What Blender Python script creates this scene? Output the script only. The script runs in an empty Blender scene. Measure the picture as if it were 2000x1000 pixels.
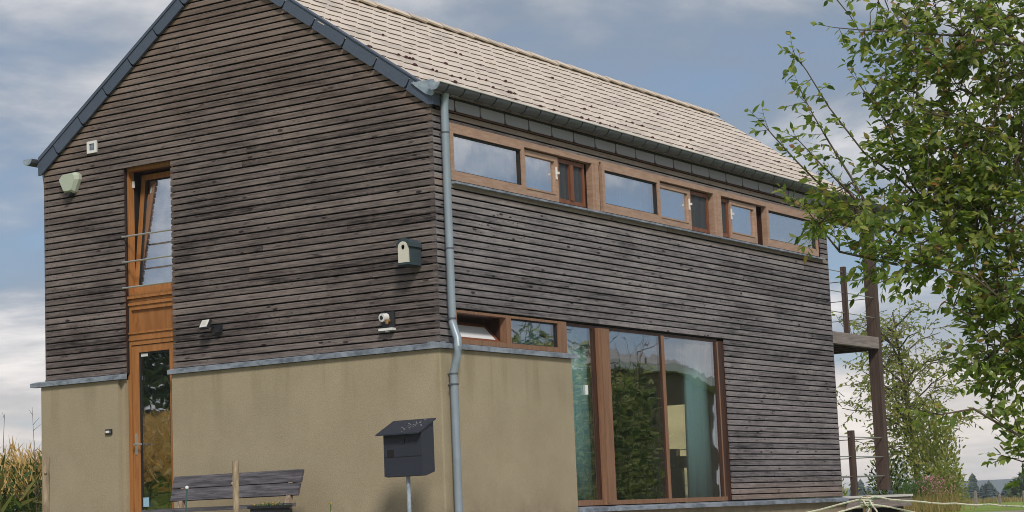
import bpy, math, random
import numpy as np
from mathutils import Matrix, Vector, Euler

random.seed(7)
rng = np.random.default_rng(7)
scene = bpy.context.scene
COL = scene.collection

# ------------------------------------------------------------------ camera
# house axes: X runs along the window side, Y along the gable, Z up; z = 0 is the top of the plaster storey
CAM = Vector((-17.023, -12.042, -1.867))
RIGHT = Vector((0.5489498848, -0.8348667388, -0.0406392955))
DOWN = Vector((0.0879199020, 0.1060236124, -0.9904691234))
FWD = Vector((0.8312184519, 0.5401449083, 0.1316030517))
cam_data = bpy.data.cameras.new('camera')
cam_data.sensor_width = 36.0
cam_data.lens = 3798.7 * 36.0 / 2000.0
cam_data.clip_start = 0.1
cam_data.clip_end = 20000.0
cam = bpy.data.objects.new('camera', cam_data)
COL.objects.link(cam)
cam.matrix_world = Matrix((
    (RIGHT.x, -DOWN.x, -FWD.x, CAM.x),
    (RIGHT.y, -DOWN.y, -FWD.y, CAM.y),
    (RIGHT.z, -DOWN.z, -FWD.z, CAM.z),
    (0, 0, 0, 1)))
scene.camera = cam

# ------------------------------------------------------------------ light, sky, exposure
SUN_DIR = Vector((-0.53, -0.52, 0.67)).normalized()
SUN_STRENGTH = 1.5
SUN_ANGLE = 12.0
SKY_STRENGTH = 0.06
EXPOSURE = 1.0
scene.view_settings.view_transform = 'Standard'
scene.view_settings.look = 'None'
scene.view_settings.gamma = 1.0
scene.view_settings.exposure = EXPOSURE
scene.view_settings.use_curve_mapping = False
scene.cycles.use_denoising = True
scene.cycles.filter_width = 0.95
scene.cycles.max_bounces = 10
scene.cycles.transparent_max_bounces = 16
scene.cycles.sample_clamp_indirect = 6.0

sun_data = bpy.data.lights.new('sun', 'SUN')
sun_data.energy = SUN_STRENGTH
sun_data.angle = math.radians(SUN_ANGLE)
sun_data.color = (1.0, 0.93, 0.84)
sun = bpy.data.objects.new('sun', sun_data)
COL.objects.link(sun)
sun.rotation_euler = SUN_DIR.to_track_quat('Z', 'Y').to_euler()
sun.location = (0, -40, 60)


class NT:
    """small helper round a node tree"""
    def __init__(self, tree):
        self.t = tree
        tree.nodes.clear()

    def n(self, kind, **kw):
        nd = self.t.nodes.new(kind)
        for k, v in kw.items():
            setattr(nd, k, v)
        return nd

    def put(self, sock, v):
        if v is None:
            return
        if isinstance(v, bpy.types.NodeSocket):
            self.t.links.new(v, sock)
        else:
            if sock.type == 'RGBA' and len(v) == 3:
                v = (*v, 1.0)
            sock.default_value = v

    def math(self, op, a, b=None, c=None, clamp=False):
        nd = self.n('ShaderNodeMath', operation=op, use_clamp=clamp)
        for i, v in enumerate((a, b, c)):
            if v is not None:
                self.put(nd.inputs[i], v)
        return nd.outputs[0]

    def vmath(self, op, a, b=None):
        nd = self.n('ShaderNodeVectorMath', operation=op)
        self.put(nd.inputs[0], a)
        if b is not None:
            self.put(nd.inputs[1], b)
        return nd.outputs[0]

    def noise(self, vec, scale=1.0, detail=4.0, rough=0.55, dist=0.0, col=False):
        nd = self.n('ShaderNodeTexNoise')
        self.put(nd.inputs['Vector'], vec)
        self.put(nd.inputs['Scale'], scale)
        nd.inputs['Detail'].default_value = detail
        nd.inputs['Roughness'].default_value = rough
        nd.inputs['Distortion'].default_value = dist
        return nd.outputs['Color' if col else 'Fac']

    def voronoi(self, vec, scale=1.0, feature='F1'):
        nd = self.n('ShaderNodeTexVoronoi', feature=feature)
        self.put(nd.inputs['Vector'], vec)
        nd.inputs['Scale'].default_value = scale
        return nd.outputs['Distance']

    def ramp(self, fac, stops):
        nd = self.n('ShaderNodeValToRGB')
        self.put(nd.inputs[0], fac)
        e = nd.color_ramp.elements
        while len(e) < len(stops):
            e.new(0.5)
        for el, (p, c) in zip(e, stops):
            el.position = p
            el.color = (*c, 1.0) if len(c) == 3 else c
        return nd.outputs[0]

    def smooth(self, v, lo, hi, a=0.0, b=1.0):
        nd = self.n('ShaderNodeMapRange', interpolation_type='SMOOTHSTEP')
        self.put(nd.inputs[0], v)
        for i, x in enumerate((lo, hi, a, b)):
            nd.inputs[i + 1].default_value = x
        return nd.outputs[0]

    def mix(self, fac, a, b, blend='MIX'):
        nd = self.n('ShaderNodeMix', data_type='RGBA', blend_type=blend)
        self.put(nd.inputs[0], fac)
        self.put(nd.inputs[6], a)
        self.put(nd.inputs[7], b)
        return nd.outputs[2]

    def bump(self, h, strength=0.3, dist=0.01):
        nd = self.n('ShaderNodeBump')
        nd.inputs['Strength'].default_value = strength
        nd.inputs['Distance'].default_value = dist
        self.put(nd.inputs['Height'], h)
        return nd.outputs[0]

    def sep(self, v):
        nd = self.n('ShaderNodeSeparateXYZ')
        self.put(nd.inputs[0], v)
        return nd.outputs

    def pos(self):
        return self.n('ShaderNodeNewGeometry').outputs['Position']

    def rnd(self):
        return self.n('ShaderNodeObjectInfo').outputs['Random']

    def island(self):
        return self.n('ShaderNodeNewGeometry').outputs['Random Per Island']

    def out(self, shader):
        o = self.n('ShaderNodeOutputMaterial')
        self.t.links.new(shader, o.inputs[0])

    def principled(self, color, rough=0.6, metal=0.0, spec=0.4, normal=None, **kw):
        p = self.n('ShaderNodeBsdfPrincipled')
        self.put(p.inputs['Base Color'], color)
        self.put(p.inputs['Roughness'], rough)
        self.put(p.inputs['Metallic'], metal)
        self.put(p.inputs['Specular IOR Level'], spec)
        if normal is not None:
            self.put(p.inputs['Normal'], normal)
        for k, v in kw.items():
            self.put(p.inputs[k], v)
        self.out(p.outputs[0])
        return p


def new_mat(name):
    m = bpy.data.materials.new(name)
    m.use_nodes = True
    return m, NT(m.node_tree)


# ---- world: physical sky with a layer of broken cloud
world = bpy.data.worlds.new('World')
scene.world = world
world.use_nodes = True
w = NT(world.node_tree)
sky = w.n('ShaderNodeTexSky', sky_type='NISHITA')
sky.sun_disc = False
sky.sun_elevation = math.asin(SUN_DIR.z)
sky.sun_rotation = math.atan2(SUN_DIR.x, SUN_DIR.y)
sky.altitude = 300
sky.air_density = 1.0
sky.dust_density = 0.6
sky.ozone_density = 1.6
dirv = w.n('ShaderNodeTexCoord').outputs['Generated']
dx, dy, dz = w.sep(dirv)
den = w.math('ADD', w.math('MAXIMUM', dz, 0.0), 0.16)
comb = w.n('ShaderNodeCombineXYZ')
w.put(comb.inputs[0], w.math('DIVIDE', dx, den))
w.put(comb.inputs[1], w.math('DIVIDE', dy, den))
comb.inputs[2].default_value = 3.7
cv = comb.outputs[0]
OFF = (-13.9, -15.2, 7.1)
cv = w.vmath('ADD', cv, OFF)
n_big = w.noise(cv, 0.72, 8.0, 0.55, 0.30)
n_det = w.noise(w.vmath('ADD', cv, (11.3, 4.1, 2.0)), 1.7, 8.0, 0.57, 0.3)
cover = w.smooth(w.math('ADD', w.math('MULTIPLY', n_big, 0.68), w.math('MULTIPLY', n_det, 0.32)), 0.35, 0.54)
horizon = w.smooth(dz, 0.0, 0.13, 1.0, 0.0)
cover = w.math('MAXIMUM', cover, w.math('MULTIPLY', horizon, 0.62))
shade = w.smooth(w.math('ADD', w.math('MULTIPLY', n_det, 0.55), w.math('MULTIPLY', n_big, 0.45)), 0.44, 0.68)
cloud = w.mix(shade, (2.3, 2.75, 3.4), (9.4, 9.0, 8.8))
cloud = w.mix(w.math('MULTIPLY', horizon, 0.75), cloud, (8.6, 7.6, 6.7))
skycol = w.mix(0.65, sky.outputs[0], (1.6, 2.3, 3.5))
colr = w.mix(cover, skycol, cloud)
bg = w.n('ShaderNodeBackground')
w.put(bg.inputs[0], colr)
bg.inputs[1].default_value = SKY_STRENGTH
wo = w.n('ShaderNodeOutputWorld')
w.t.links.new(bg.outputs[0], wo.inputs[0])


# ------------------------------------------------------------------ materials
def simple(name, color, rough=0.6, metal=0.0, var=0.18, scale=12.0, bump=0.0, spec=0.4, objvar=0.0):
    m, t = new_mat(name)
    p = t.pos()
    f = t.noise(p, scale, 5.0, 0.6)
    k = t.math('MULTIPLY_ADD', f, 2 * var, 1.0 - var)
    if objvar:
        k = t.math('MULTIPLY', k, t.math('MULTIPLY_ADD', t.rnd(), 2 * objvar, 1 - objvar))
    c = t.vmath('SCALE', color)
    c.node.inputs[3].default_value = 1.0
    t.put(c.node.inputs[3], k)
    nrm = t.bump(t.noise(p, scale * 6, 4.0, 0.6), bump, 0.01) if bump else None
    t.principled(c, rough, metal, spec, nrm)
    return m


def plank_mat(name, dark, mid, light, fresh, fresh_fn):
    """weathered open-joint larch board: grain along the board, knots, damp patches"""
    m, t = new_mat(name)
    p = t.pos()
    r = t.rnd()
    off = t.vmath('ADD', p, None)
    comb = t.n('ShaderNodeCombineXYZ')
    t.put(comb.inputs[0], t.math('MULTIPLY', r, 53.0))
    t.put(comb.inputs[1], t.math('MULTIPLY', r, 91.0))
    t.put(comb.inputs[2], t.math('MULTIPLY', r, 17.0))
    t.put(off.node.inputs[1], comb.outputs[0])
    g1 = t.noise(t.vmath('MULTIPLY', off, (2.2, 2.2, 60.0)), 1.0, 6.0, 0.65, 0.6)
    g2 = t.noise(t.vmath('MULTIPLY', off, (7.0, 7.0, 20.0)), 1.0, 4.0, 0.6, 0.3)
    blotch = t.noise(t.vmath('MULTIPLY', p, (0.75, 0.75, 1.9)), 1.0, 4.0, 0.6, 0.4)
    g3 = t.noise(t.vmath('MULTIPLY', off, (4.0, 4.0, 26.0)), 1.0, 5.0, 0.7, 0.8)
    f = t.math('MULTIPLY_ADD', g1, 0.85, t.math('MULTIPLY_ADD', g2, 0.35, t.math('MULTIPLY', blotch, 0.60)))
    f = t.math('ADD', f, t.math('MULTIPLY_ADD', r, 0.20, -0.48))
    c = t.ramp(f, [(0.26, dark), (0.46, mid), (0.74, light)])
    c = t.mix(t.math('MULTIPLY', t.smooth(g3, 0.60, 0.66, 0.0, 0.80), t.smooth(t.noise(p, 0.9, 3.0), 0.42, 0.60)), c, (0.028, 0.022, 0.026))
    kn = t.voronoi(t.vmath('MULTIPLY', off, (4.2, 4.2, 13.0)), 1.0)
    knot = t.smooth(kn, 0.15, 0.20, 1.0, 0.0)
    knotty = t.smooth(t.noise(t.vmath('MULTIPLY', off, (0.8, 0.8, 9.0)), 1.0, 2.0), 0.44, 0.60)
    c = t.mix(t.math('MULTIPLY', t.math('MULTIPLY', knot, knotty), 0.90), c, (0.012, 0.009, 0.010))
    kn2 = t.voronoi(t.vmath('MULTIPLY', off, (13.0, 13.0, 26.0)), 1.0)
    c = t.mix(t.math('MULTIPLY', t.math('MULTIPLY', t.smooth(kn2, 0.16, 0.26, 1.0, 0.0), t.smooth(blotch, 0.50, 0.62)), 0.60), c, (0.03, 0.024, 0.025))
    fr = fresh_fn(t, p)
    c = t.mix(t.math('MULTIPLY', fr, t.math('MULTIPLY_ADD', g1, 0.7, 0.35), clamp=True), c, fresh)
    nrm = t.bump(g1, 0.35, 0.006)
    t.principled(c, 0.78, 0.0, 0.25, nrm)
    return m


def fresh_gable(t, p):
    x, y, z = t.sep(p)
    # boards sheltered by the verge keep a little of their brown; bottom boards are the greyest
    roofline = t.math('MULTIPLY_ADD', t.math('ABSOLUTE', t.math('SUBTRACT', y, 3.0)), -0.705, 4.73)
    d = t.math('SUBTRACT', roofline, z)
    n = t.noise(t.vmath('MULTIPLY', p, (1, 0.8, 1.2)), 1.0, 3.0)
    a = t.smooth(d, 0.0, 0.35, 0.75, 0.0)
    b = t.smooth(t.math('ADD', z, t.math('MULTIPLY', n, 2.0)), 2.6, 5.4, 0.0, 0.42)
    return t.math('MAXIMUM', a, b)


def fresh_side(t, p):
    x, y, z = t.sep(p)
    a = t.smooth(z, 2.44, 2.56, 0.0, 0.85)
    b = t.smooth(z, 1.60, 1.80, 0.0, 0.75)
    b = t.math('MULTIPLY', b, t.smooth(z, 1.80, 1.85, 1.0, 0.0))
    c = t.smooth(z, -1.80, -1.45, 0.65, 0.0)
    return t.math('MAXIMUM', a, t.math('MAXIMUM', b, c))


M = {}
M['plank_gable'] = plank_mat('weathered_larch_gable', (0.022, 0.018, 0.018), (0.103, 0.084, 0.079), (0.225, 0.186, 0.172),
                             (0.27, 0.185, 0.14), fresh_gable)
M['plank_side'] = plank_mat('weathered_larch_side', (0.040, 0.036, 0.040), (0.150, 0.136, 0.142), (0.300, 0.274, 0.274),
                            (0.33, 0.235, 0.17), fresh_side)
M['membrane'] = simple('black_membrane', (0.012, 0.010, 0.010), 0.9, var=0.1)
M['corner'] = simple('dark_corner_batten', (0.05, 0.042, 0.045), 0.85, var=0.2)
M['batten'] = simple('larch_batten', (0.10, 0.045, 0.030), 0.8, var=0.2)


def plaster():
    m, t = new_mat('ochre_plaster')
    p = t.pos()
    f = t.noise(p, 1.3, 5.0, 0.6)
    g = t.noise(p, 62.0, 4.0, 0.75)
    s = t.noise(t.vmath('MULTIPLY', p, (3, 3, 0.35)), 1.0, 5.0, 0.6)
    c = t.ramp(f, [(0.3, (0.325, 0.275, 0.186)), (0.7, (0.385, 0.329, 0.225))])
    c = t.mix(t.smooth(g, 0.36, 0.60, 0.24, 0.0), c, (0.16, 0.13, 0.085))
    x, y, z = t.sep(p)
    drip = t.math('MULTIPLY', t.smooth(z, -1.0, -0.08, 0.0, 1.0), t.smooth(s, 0.48, 0.66, 0.0, 0.40))
    c = t.mix(drip, c, (0.19, 0.16, 0.085))
    dirt = t.math('MULTIPLY', t.smooth(t.math('ADD', z, t.math('MULTIPLY', f, 0.5)), -2.0, -1.2, 1.0, 0.0), t.smooth(t.noise(p, 4.0, 6.0, 0.7), 0.40, 0.65, 0.15, 0.6))
    c = t.mix(dirt, c, (0.13, 0.11, 0.075))
    big = t.noise(t.vmath('ADD', p, (3, 7, 1)), 0.55, 5.0, 0.65, 0.5)
    c = t.mix(t.smooth(big, 0.46, 0.70, 0.0, 0.25), c, (0.215, 0.178, 0.125))
    t.principled(c, 0.92, 0.0, 0.15, t.bump(g, 0.55, 0.006))
    return m


M['plaster'] = plaster()


def zinc(name, a, b, rough=0.5):
    m, t = new_mat(name)
    p = t.pos()
    f = t.smooth(t.noise(t.vmath('MULTIPLY', p, (3.0, 3.0, 5.0)), 1.8, 7.0, 0.68, 0.6), 0.32, 0.68)
    g = t.noise(p, 45.0, 3.0, 0.6)
    c = t.mix(t.math('MULTIPLY_ADD', f, 0.8, t.math('MULTIPLY', g, 0.2)), a, b)
    t.principled(c, t.math('MULTIPLY_ADD', f, 0.25, rough - 0.1), 0.22, 0.5)
    return m


M['zinc'] = zinc('weathered_zinc', (0.16, 0.21, 0.27), (0.42, 0.50, 0.56))
M['zinc_sill'] = zinc('zinc_sill', (0.10, 0.12, 0.155), (0.34, 0.39, 0.45))
M['pale_zinc'] = simple('pale_drip_strip', (0.72, 0.70, 0.68), 0.4, 0.2, var=0.08)
M['pipe'] = simple('pipe_zinc', (0.26, 0.315, 0.36), 0.42, 0.2, var=0.22, scale=5.0)
M['gutter'] = simple('dark_gutter', (0.082, 0.088, 0.104), 0.5, 0.0, var=0.25, scale=6)


def slate(name, c0, c1):
    m, t = new_mat(name)
    p = t.pos()
    f = t.noise(p, 3.0, 5.0, 0.6)
    s = t.noise(p, 90.0, 3.0, 0.7)
    k = t.math('ADD', t.math('MULTIPLY', f, 0.6), t.math('MULTIPLY_ADD', t.rnd(), 0.35, 0.0))
    c = t.mix(k, c0, c1)
    c = t.mix(t.smooth(s, 0.60, 0.72, 0.0, 0.35), c, (0.30, 0.30, 0.30))
    t.principled(c, 0.62, 0.0, 0.4, t.bump(s, 0.25, 0.004))
    return m


M['slate'] = slate('lit_fibre_slate', (0.23, 0.22, 0.25), (0.31, 0.30, 0.335))  # same slate as the verge, paler: stronger light put into colour
M['verge'] = slate('shaded_verge_slate', (0.055, 0.075, 0.115), (0.085, 0.105, 0.145))  # same slate as the fascia, darker: gable shade put into colour


def tile_mat():
    m, t = new_mat('sheen_roof_tile')
    p = t.pos()
    r = t.math('FRACT', t.math('ADD', t.rnd(), t.island()))
    f = t.noise(p, 2.2, 5.0, 0.6)
    s = t.noise(p, 70.0, 3.0, 0.7)
    c = t.mix(t.math('MULTIPLY_ADD', f, 0.6, t.math('MULTIPLY', r, 0.4)), (0.52, 0.435, 0.36), (0.71, 0.61, 0.51))  # beige carries the bright sky sheen on the tiles as colour
    c = t.mix(t.smooth(s, 0.55, 0.75, 0.0, 0.4), c, (0.33, 0.25, 0.21))
    c = t.mix(t.smooth(r, 0.80, 0.95, 0.0, 0.45), c, (0.30, 0.255, 0.22))
    sx, sy, sz = t.sep(p)
    c = t.mix(t.math('MULTIPLY', t.smooth(sy, 0.0, 1.3, 0.55, 0.0), t.smooth(t.noise(p, 3.5, 5.0, 0.7), 0.45, 0.62)), c, (0.22, 0.17, 0.145))
    lich = t.noise(p, 0.9, 5.0, 0.65, 0.6)
    c = t.mix(t.smooth(lich, 0.60, 0.74, 0.0, 0.5), c, (0.38, 0.33, 0.20))
    moss = t.smooth(t.voronoi(t.vmath('ADD', p, (0.3, 0.9, 0.2)), 2.1), 0.06, 0.13, 1.0, 0.0)
    c = t.mix(t.math('MULTIPLY', moss, 0.85), c, (0.09, 0.035, 0.03))
    t.principled(c, 0.55, 0.0, 0.5, t.bump(s, 0.3, 0.004))
    return m


M['tile'] = tile_mat()
M['tile_nose'] = simple('shaded_tile_edge', (0.17, 0.135, 0.115), 0.9, var=0.4, scale=30)  # nose faces darkened: shade of each course put into colour
M['moss'] = simple('dark_red_moss', (0.06, 0.022, 0.020), 0.95, var=0.3, scale=40)
M['frame_side'] = None


def timber(name, a, b, axis=(2, 2, 30), rough=0.5, spec=0.35):
    m, t = new_mat(name)
    p = t.pos()
    f = t.noise(t.vmath('MULTIPLY', p, axis), 1.0, 5.0, 0.6, 0.5)
    g = t.noise(p, 2.2, 4.0)
    f = t.smooth(f, 0.25, 0.75)
    c = t.mix(t.math('MULTIPLY_ADD', f, 0.7, t.math('MULTIPLY', g, 0.3)), a, b)
    k = t.noise(t.vmath('MULTIPLY', p, tuple(2.4 * q for q in axis)), 1.0, 4.0, 0.7)
    c = t.mix(t.smooth(k, 0.56, 0.72, 0.0, 0.5), c, tuple(0.55 * q for q in a))
    t.principled(c, rough, 0.0, spec, t.bump(f, 0.25, 0.004))
    return m


M['frame_side'] = timber('sun_bleached_frame', (0.29, 0.172, 0.118), (0.44, 0.295, 0.215), (5, 5, 25))
M['frame_low'] = timber('reddish_frame', (0.165, 0.085, 0.046), (0.285, 0.155, 0.092), (25, 25, 2.0))
M['frame_gable'] = timber('golden_brown_frame', (0.26, 0.105, 0.030), (0.42, 0.185, 0.060), (25, 25, 2.2))
M['panel_gable'] = timber('golden_brown_panel', (0.22, 0.085, 0.024), (0.36, 0.155, 0.048), (14, 14, 3.0))
M['reveal'] = timber('dark_brown_reveal', (0.028, 0.012, 0.008), (0.072, 0.030, 0.017), (18, 18, 2.0))
M['inner_sash'] = timber('red_brown_inner_sash', (0.13, 0.045, 0.022), (0.24, 0.09, 0.045), (18, 18, 2.0))
M['screen'] = simple('dark_insect_net', (0.045, 0.050, 0.058), 0.8, var=0.35, scale=25)
M['white_plastic'] = simple('white_plastic', (0.72, 0.72, 0.70), 0.4, var=0.05)
M['steel'] = simple('brushed_steel', (0.66, 0.68, 0.70), 0.32, 0.85, var=0.08)
M['black'] = simple('black_metal', (0.022, 0.023, 0.027), 0.5, var=0.15)
M['rubber'] = simple('black_gasket', (0.012, 0.012, 0.013), 0.7, var=0.1)


def glass(name, base=0.28, tint=(0.92, 0.945, 0.935)):
    m, t = new_mat(name)
    lw = t.n('ShaderNodeLayerWeight')
    lw.inputs[0].default_value = 0.5
    f4 = t.math('POWER', lw.outputs['Facing'], 3.5)
    fac = t.math('MULTIPLY_ADD', f4, 1.0 - base, base, clamp=True)
    tr = t.n('ShaderNodeBsdfTransparent')
    t.put(tr.inputs[0], tint)
    gl = t.n('ShaderNodeBsdfGlossy')
    t.put(gl.inputs[0], (0.97, 0.98, 1.0))
    gl.inputs['Roughness'].default_value = 0.0
    # old float glass is never perfectly flat
    p = t.pos()
    b = t.bump(t.noise(p, 1.7, 2.0), 0.10, 0.02)
    t.put(gl.inputs['Normal'], b)
    mx = t.n('ShaderNodeMixShader')
    t.put(mx.inputs[0], fac)
    t.t.links.new(tr.outputs[0], mx.inputs[1])
    t.t.links.new(gl.outputs[0], mx.inputs[2])
    t.out(mx.outputs[0])
    return m


M['glass_top'] = glass('coated_glass', 0.62)
M['glass_low'] = glass('garden_glass', 0.27)
M['amber_glass'] = glass('cream_tinted_glass', 0.05, (0.98, 0.93, 0.70))
M['glass_door'] = glass('door_glass', 0.34)
M['sky_glare'] = simple('painted_sky_reflection', (0.74, 0.74, 0.76), 0.25, var=0.03)  # opaque white stands for bright sky mirrored in the tilted pane


def cloth(name, color):
    m, t = new_mat(name)
    p = t.pos()
    f = t.noise(t.vmath('MULTIPLY', p, (30, 30, 1.5)), 1.0, 3.0)
    c = t.vmath('SCALE', color)
    t.put(c.node.inputs[3], t.math('MULTIPLY_ADD', f, 0.4, 0.8))
    d = t.n('ShaderNodeBsdfDiffuse')
    t.put(d.inputs[0], c)
    tl = t.n('ShaderNodeBsdfTranslucent')
    t.put(tl.inputs[0], c)
    mx = t.n('ShaderNodeMixShader')
    mx.inputs[0].default_value = 0.15
    t.t.links.new(d.outputs[0], mx.inputs[1])
    t.t.links.new(tl.outputs[0], mx.inputs[2])
    t.out(mx.outputs[0])
    return m


M['curtain_teal'] = cloth('turquoise_curtain', (0.46, 0.76, 0.80))
M['curtain_pale'] = cloth('pale_blue_curtain', (0.62, 0.72, 0.76))
M['cream'] = simple('cream_wall', (0.74, 0.68, 0.50), 0.8, var=0.04)
M['inner_brown'] = simple('brown_inner_wall', (0.20, 0.14, 0.095), 0.8, var=0.1)
M['blind'] = cloth('cream_blind', (0.80, 0.74, 0.50))
M['inner_floor'] = timber('oak_floor', (0.22, 0.13, 0.07), (0.34, 0.22, 0.12), (1.5, 14, 2))
M['inner_dark'] = simple('brown_sideboard', (0.10, 0.055, 0.035), 0.6, var=0.2)
M['grey_timber'] = timber('silvered_timber', (0.15, 0.125, 0.115), (0.33, 0.285, 0.26), (3, 14, 30), 0.8)
M['brown_timber'] = timber('brown_post_timber', (0.042, 0.028, 0.023), (0.115, 0.078, 0.062), (22, 22, 1.6), 0.8)
M['bench_timber'] = timber('bench_timber', (0.012, 0.012, 0.016), (0.185, 0.172, 0.188), (10, 2.6, 38), 0.7)
M['stake'] = timber('peeled_stake', (0.10, 0.07, 0.05), (0.50, 0.38, 0.28), (45, 45, 9.0), 0.85)
M['anthracite'] = simple('anthracite_powder_coat', (0.026, 0.031, 0.044), 0.55, var=0.25, scale=120, bump=0.2)
M['teal_box'] = simple('dark_teal_woodcrete', (0.036, 0.056, 0.066), 0.85, var=0.25, scale=60, bump=0.4)
M['cream_front'] = simple('pale_woodcrete_front', (0.58, 0.56, 0.48), 0.85, var=0.15, scale=60)
M['lichen'] = simple('grey_lichen', (0.22, 0.215, 0.22), 0.9, var=0.3, scale=60)
M['siren'] = simple('pale_green_plastic', (0.42, 0.47, 0.38), 0.35, var=0.05)
M['brass'] = simple('brass_fitting', (0.42, 0.27, 0.10), 0.4, 0.8, var=0.15)
M['sticker'] = simple('white_sticker', (0.62, 0.64, 0.62), 0.5, var=0.08)
M['sticker_blue'] = simple('pale_blue_sticker', (0.30, 0.48, 0.60), 0.5, var=0.3, scale=60)
M['bark'] = simple('grey_brown_bark', (0.11, 0.085, 0.065), 0.9, var=0.35, scale=30, bump=0.5)
M['twig'] = simple('brown_twig', (0.085, 0.060, 0.045), 0.85, var=0.3, scale=40)
M['yellow_petal'] = simple('yellow_petal', (0.75, 0.56, 0.10), 0.6, var=0.15)
M['pink_petal'] = simple('dusty_pink_flower', (0.42, 0.16, 0.22), 0.7, var=0.3, scale=30)


def leaf_mat(name, stops, trans=0.35, rough=0.42):
    m, t = new_mat(name)
    r = t.math('FRACT', t.math('ADD', t.island(), t.rnd()))
    c = t.ramp(r, stops)
    p = t.n('ShaderNodeBsdfPrincipled')
    t.put(p.inputs['Base Color'], c)
    p.inputs['Roughness'].default_value = rough
    p.inputs['Specular IOR Level'].default_value = 0.45
    tl = t.n('ShaderNodeBsdfTranslucent')
    hs = t.n('ShaderNodeHueSaturation')
    hs.inputs['Value'].default_value = 1.5
    hs.inputs['Saturation'].default_value = 1.15
    t.put(hs.inputs['Color'], c)
    t.put(tl.inputs[0], hs.outputs[0])
    mx = t.n('ShaderNodeMixShader')
    mx.inputs[0].default_value = trans
    t.t.links.new(p.outputs[0], mx.inputs[1])
    t.t.links.new(tl.outputs[0], mx.inputs[2])
    t.out(mx.outputs[0])
    return m


M['leaf_apple'] = leaf_mat('crab_apple_leaf', [(0.0, (0.060, 0.100, 0.030)), (0.35, (0.145, 0.210, 0.050)), (0.75, (0.280, 0.340, 0.090)),
                                               (0.95, (0.33, 0.33, 0.10)), (1.0, (0.36, 0.17, 0.10))], 0.50, 0.36)
M['leaf_ash'] = leaf_mat('yellow_green_leaf', [(0.0, (0.16, 0.20, 0.06)), (0.6, (0.28, 0.31, 0.095)), (1.0, (0.42, 0.38, 0.14))], 0.6)
M['leaf_hedge'] = leaf_mat('hedge_leaf', [(0.0, (0.02, 0.045, 0.014)), (0.40, (0.09, 0.15, 0.04)), (0.72, (0.28, 0.32, 0.09)), (1.0, (0.58, 0.56, 0.30))], 0.45)
M['leaf_belt'] = leaf_mat('shelter_belt_leaf', [(0.0, (0.03, 0.055, 0.02)), (0.7, (0.075, 0.115, 0.04)), (1.0, (0.16, 0.19, 0.08))], 0.3)
M['leaf_broom'] = leaf_mat('broom_green', [(0.0, (0.045, 0.10, 0.025)), (1.0, (0.11, 0.19, 0.05))], 0.3)
M['grass_dry'] = leaf_mat('dry_grass', [(0.0, (0.20, 0.16, 0.06)), (0.6, (0.34, 0.25, 0.10)), (1.0, (0.16, 0.17, 0.05))], 0.3, 0.7)
M['needles'] = leaf_mat('conifer_needles', [(0.0, (0.030, 0.050, 0.044)), (1.0, (0.062, 0.092, 0.078))], 0.1, 0.7)
M['corn_leaf'] = leaf_mat('corn_leaf', [(0.0, (0.050, 0.095, 0.022)), (0.7, (0.105, 0.165, 0.038)), (1.0, (0.27, 0.25, 0.08))], 0.35)
M['corn_tassel'] = leaf_mat('corn_tassel', [(0.0, (0.46, 0.30, 0.11)), (0.7, (0.66, 0.46, 0.19)), (1.0, (0.40, 0.32, 0.12))], 0.3, 0.7)


def ground_mat():
    m, t = new_mat('meadow_grass')
    p = t.pos()
    f = t.noise(p, 0.25, 6.0, 0.6)
    g = t.noise(p, 9.0, 5.0, 0.7)
    c = t.ramp(t.math('MULTIPLY_ADD', f, 0.6, t.math('MULTIPLY', g, 0.4)),
               [(0.30, (0.12, 0.175, 0.028)), (0.52, (0.20, 0.275, 0.042)), (0.72, (0.28, 0.31, 0.075))])
    x, y, z = t.sep(p)
    ax = t.math('MAXIMUM', t.math('SUBTRACT', t.math('ABSOLUTE', t.math('SUBTRACT', x, 3.0)), 9.0), 0.0)
    ay = t.math('MAXIMUM', t.math('SUBTRACT', t.math('ABSOLUTE', t.math('SUBTRACT', y, 1.0)), 6.0), 0.0)
    dd = t.math('ADD', t.math('MAXIMUM', ax, ay), t.math('MULTIPLY', t.noise(p, 0.7, 4.0), 3.0))
    bounce_stones = t.mix(t.noise(p, 38.0, 3.0, 0.7), (0.20, 0.175, 0.145), (0.40, 0.36, 0.31))  # unseen stone ring round the house, added to cut green bounce
    c = t.mix(t.smooth(dd, 1.5, 4.5), bounce_stones, c)
    t.principled(c, 0.9, 0.0, 0.2, t.bump(g, 0.8, 0.05))
    return m


M['ground'] = ground_mat()
M['hill'] = simple('far_woodland', (0.035, 0.060, 0.050), 0.9, var=0.35, scale=0.02)
M['neigh_wall'] = simple('brown_render', (0.17, 0.14, 0.10), 0.9, var=0.15)
M['neigh_roof'] = simple('pale_roof', (0.34, 0.32, 0.29), 0.7, var=0.15)
M['white_paint'] = simple('white_fascia', (0.72, 0.73, 0.73), 0.5, var=0.05)


def rope_mat():
    m, t = new_mat('rope')
    p = t.pos()
    r = t.noise(p, 75.0, 1.0, 0.5, 0.0)
    c = t.ramp(r, [(0.28, (0.20, 0.40, 0.24)), (0.36, (0.56, 0.55, 0.45)), (0.62, (0.62, 0.59, 0.48)), (0.69, (0.46, 0.24, 0.19)), (0.77, (0.24, 0.27, 0.46))])
    t.principled(c, 0.6, 0.0, 0.3)
    return m


M['rope'] = rope_mat()


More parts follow.
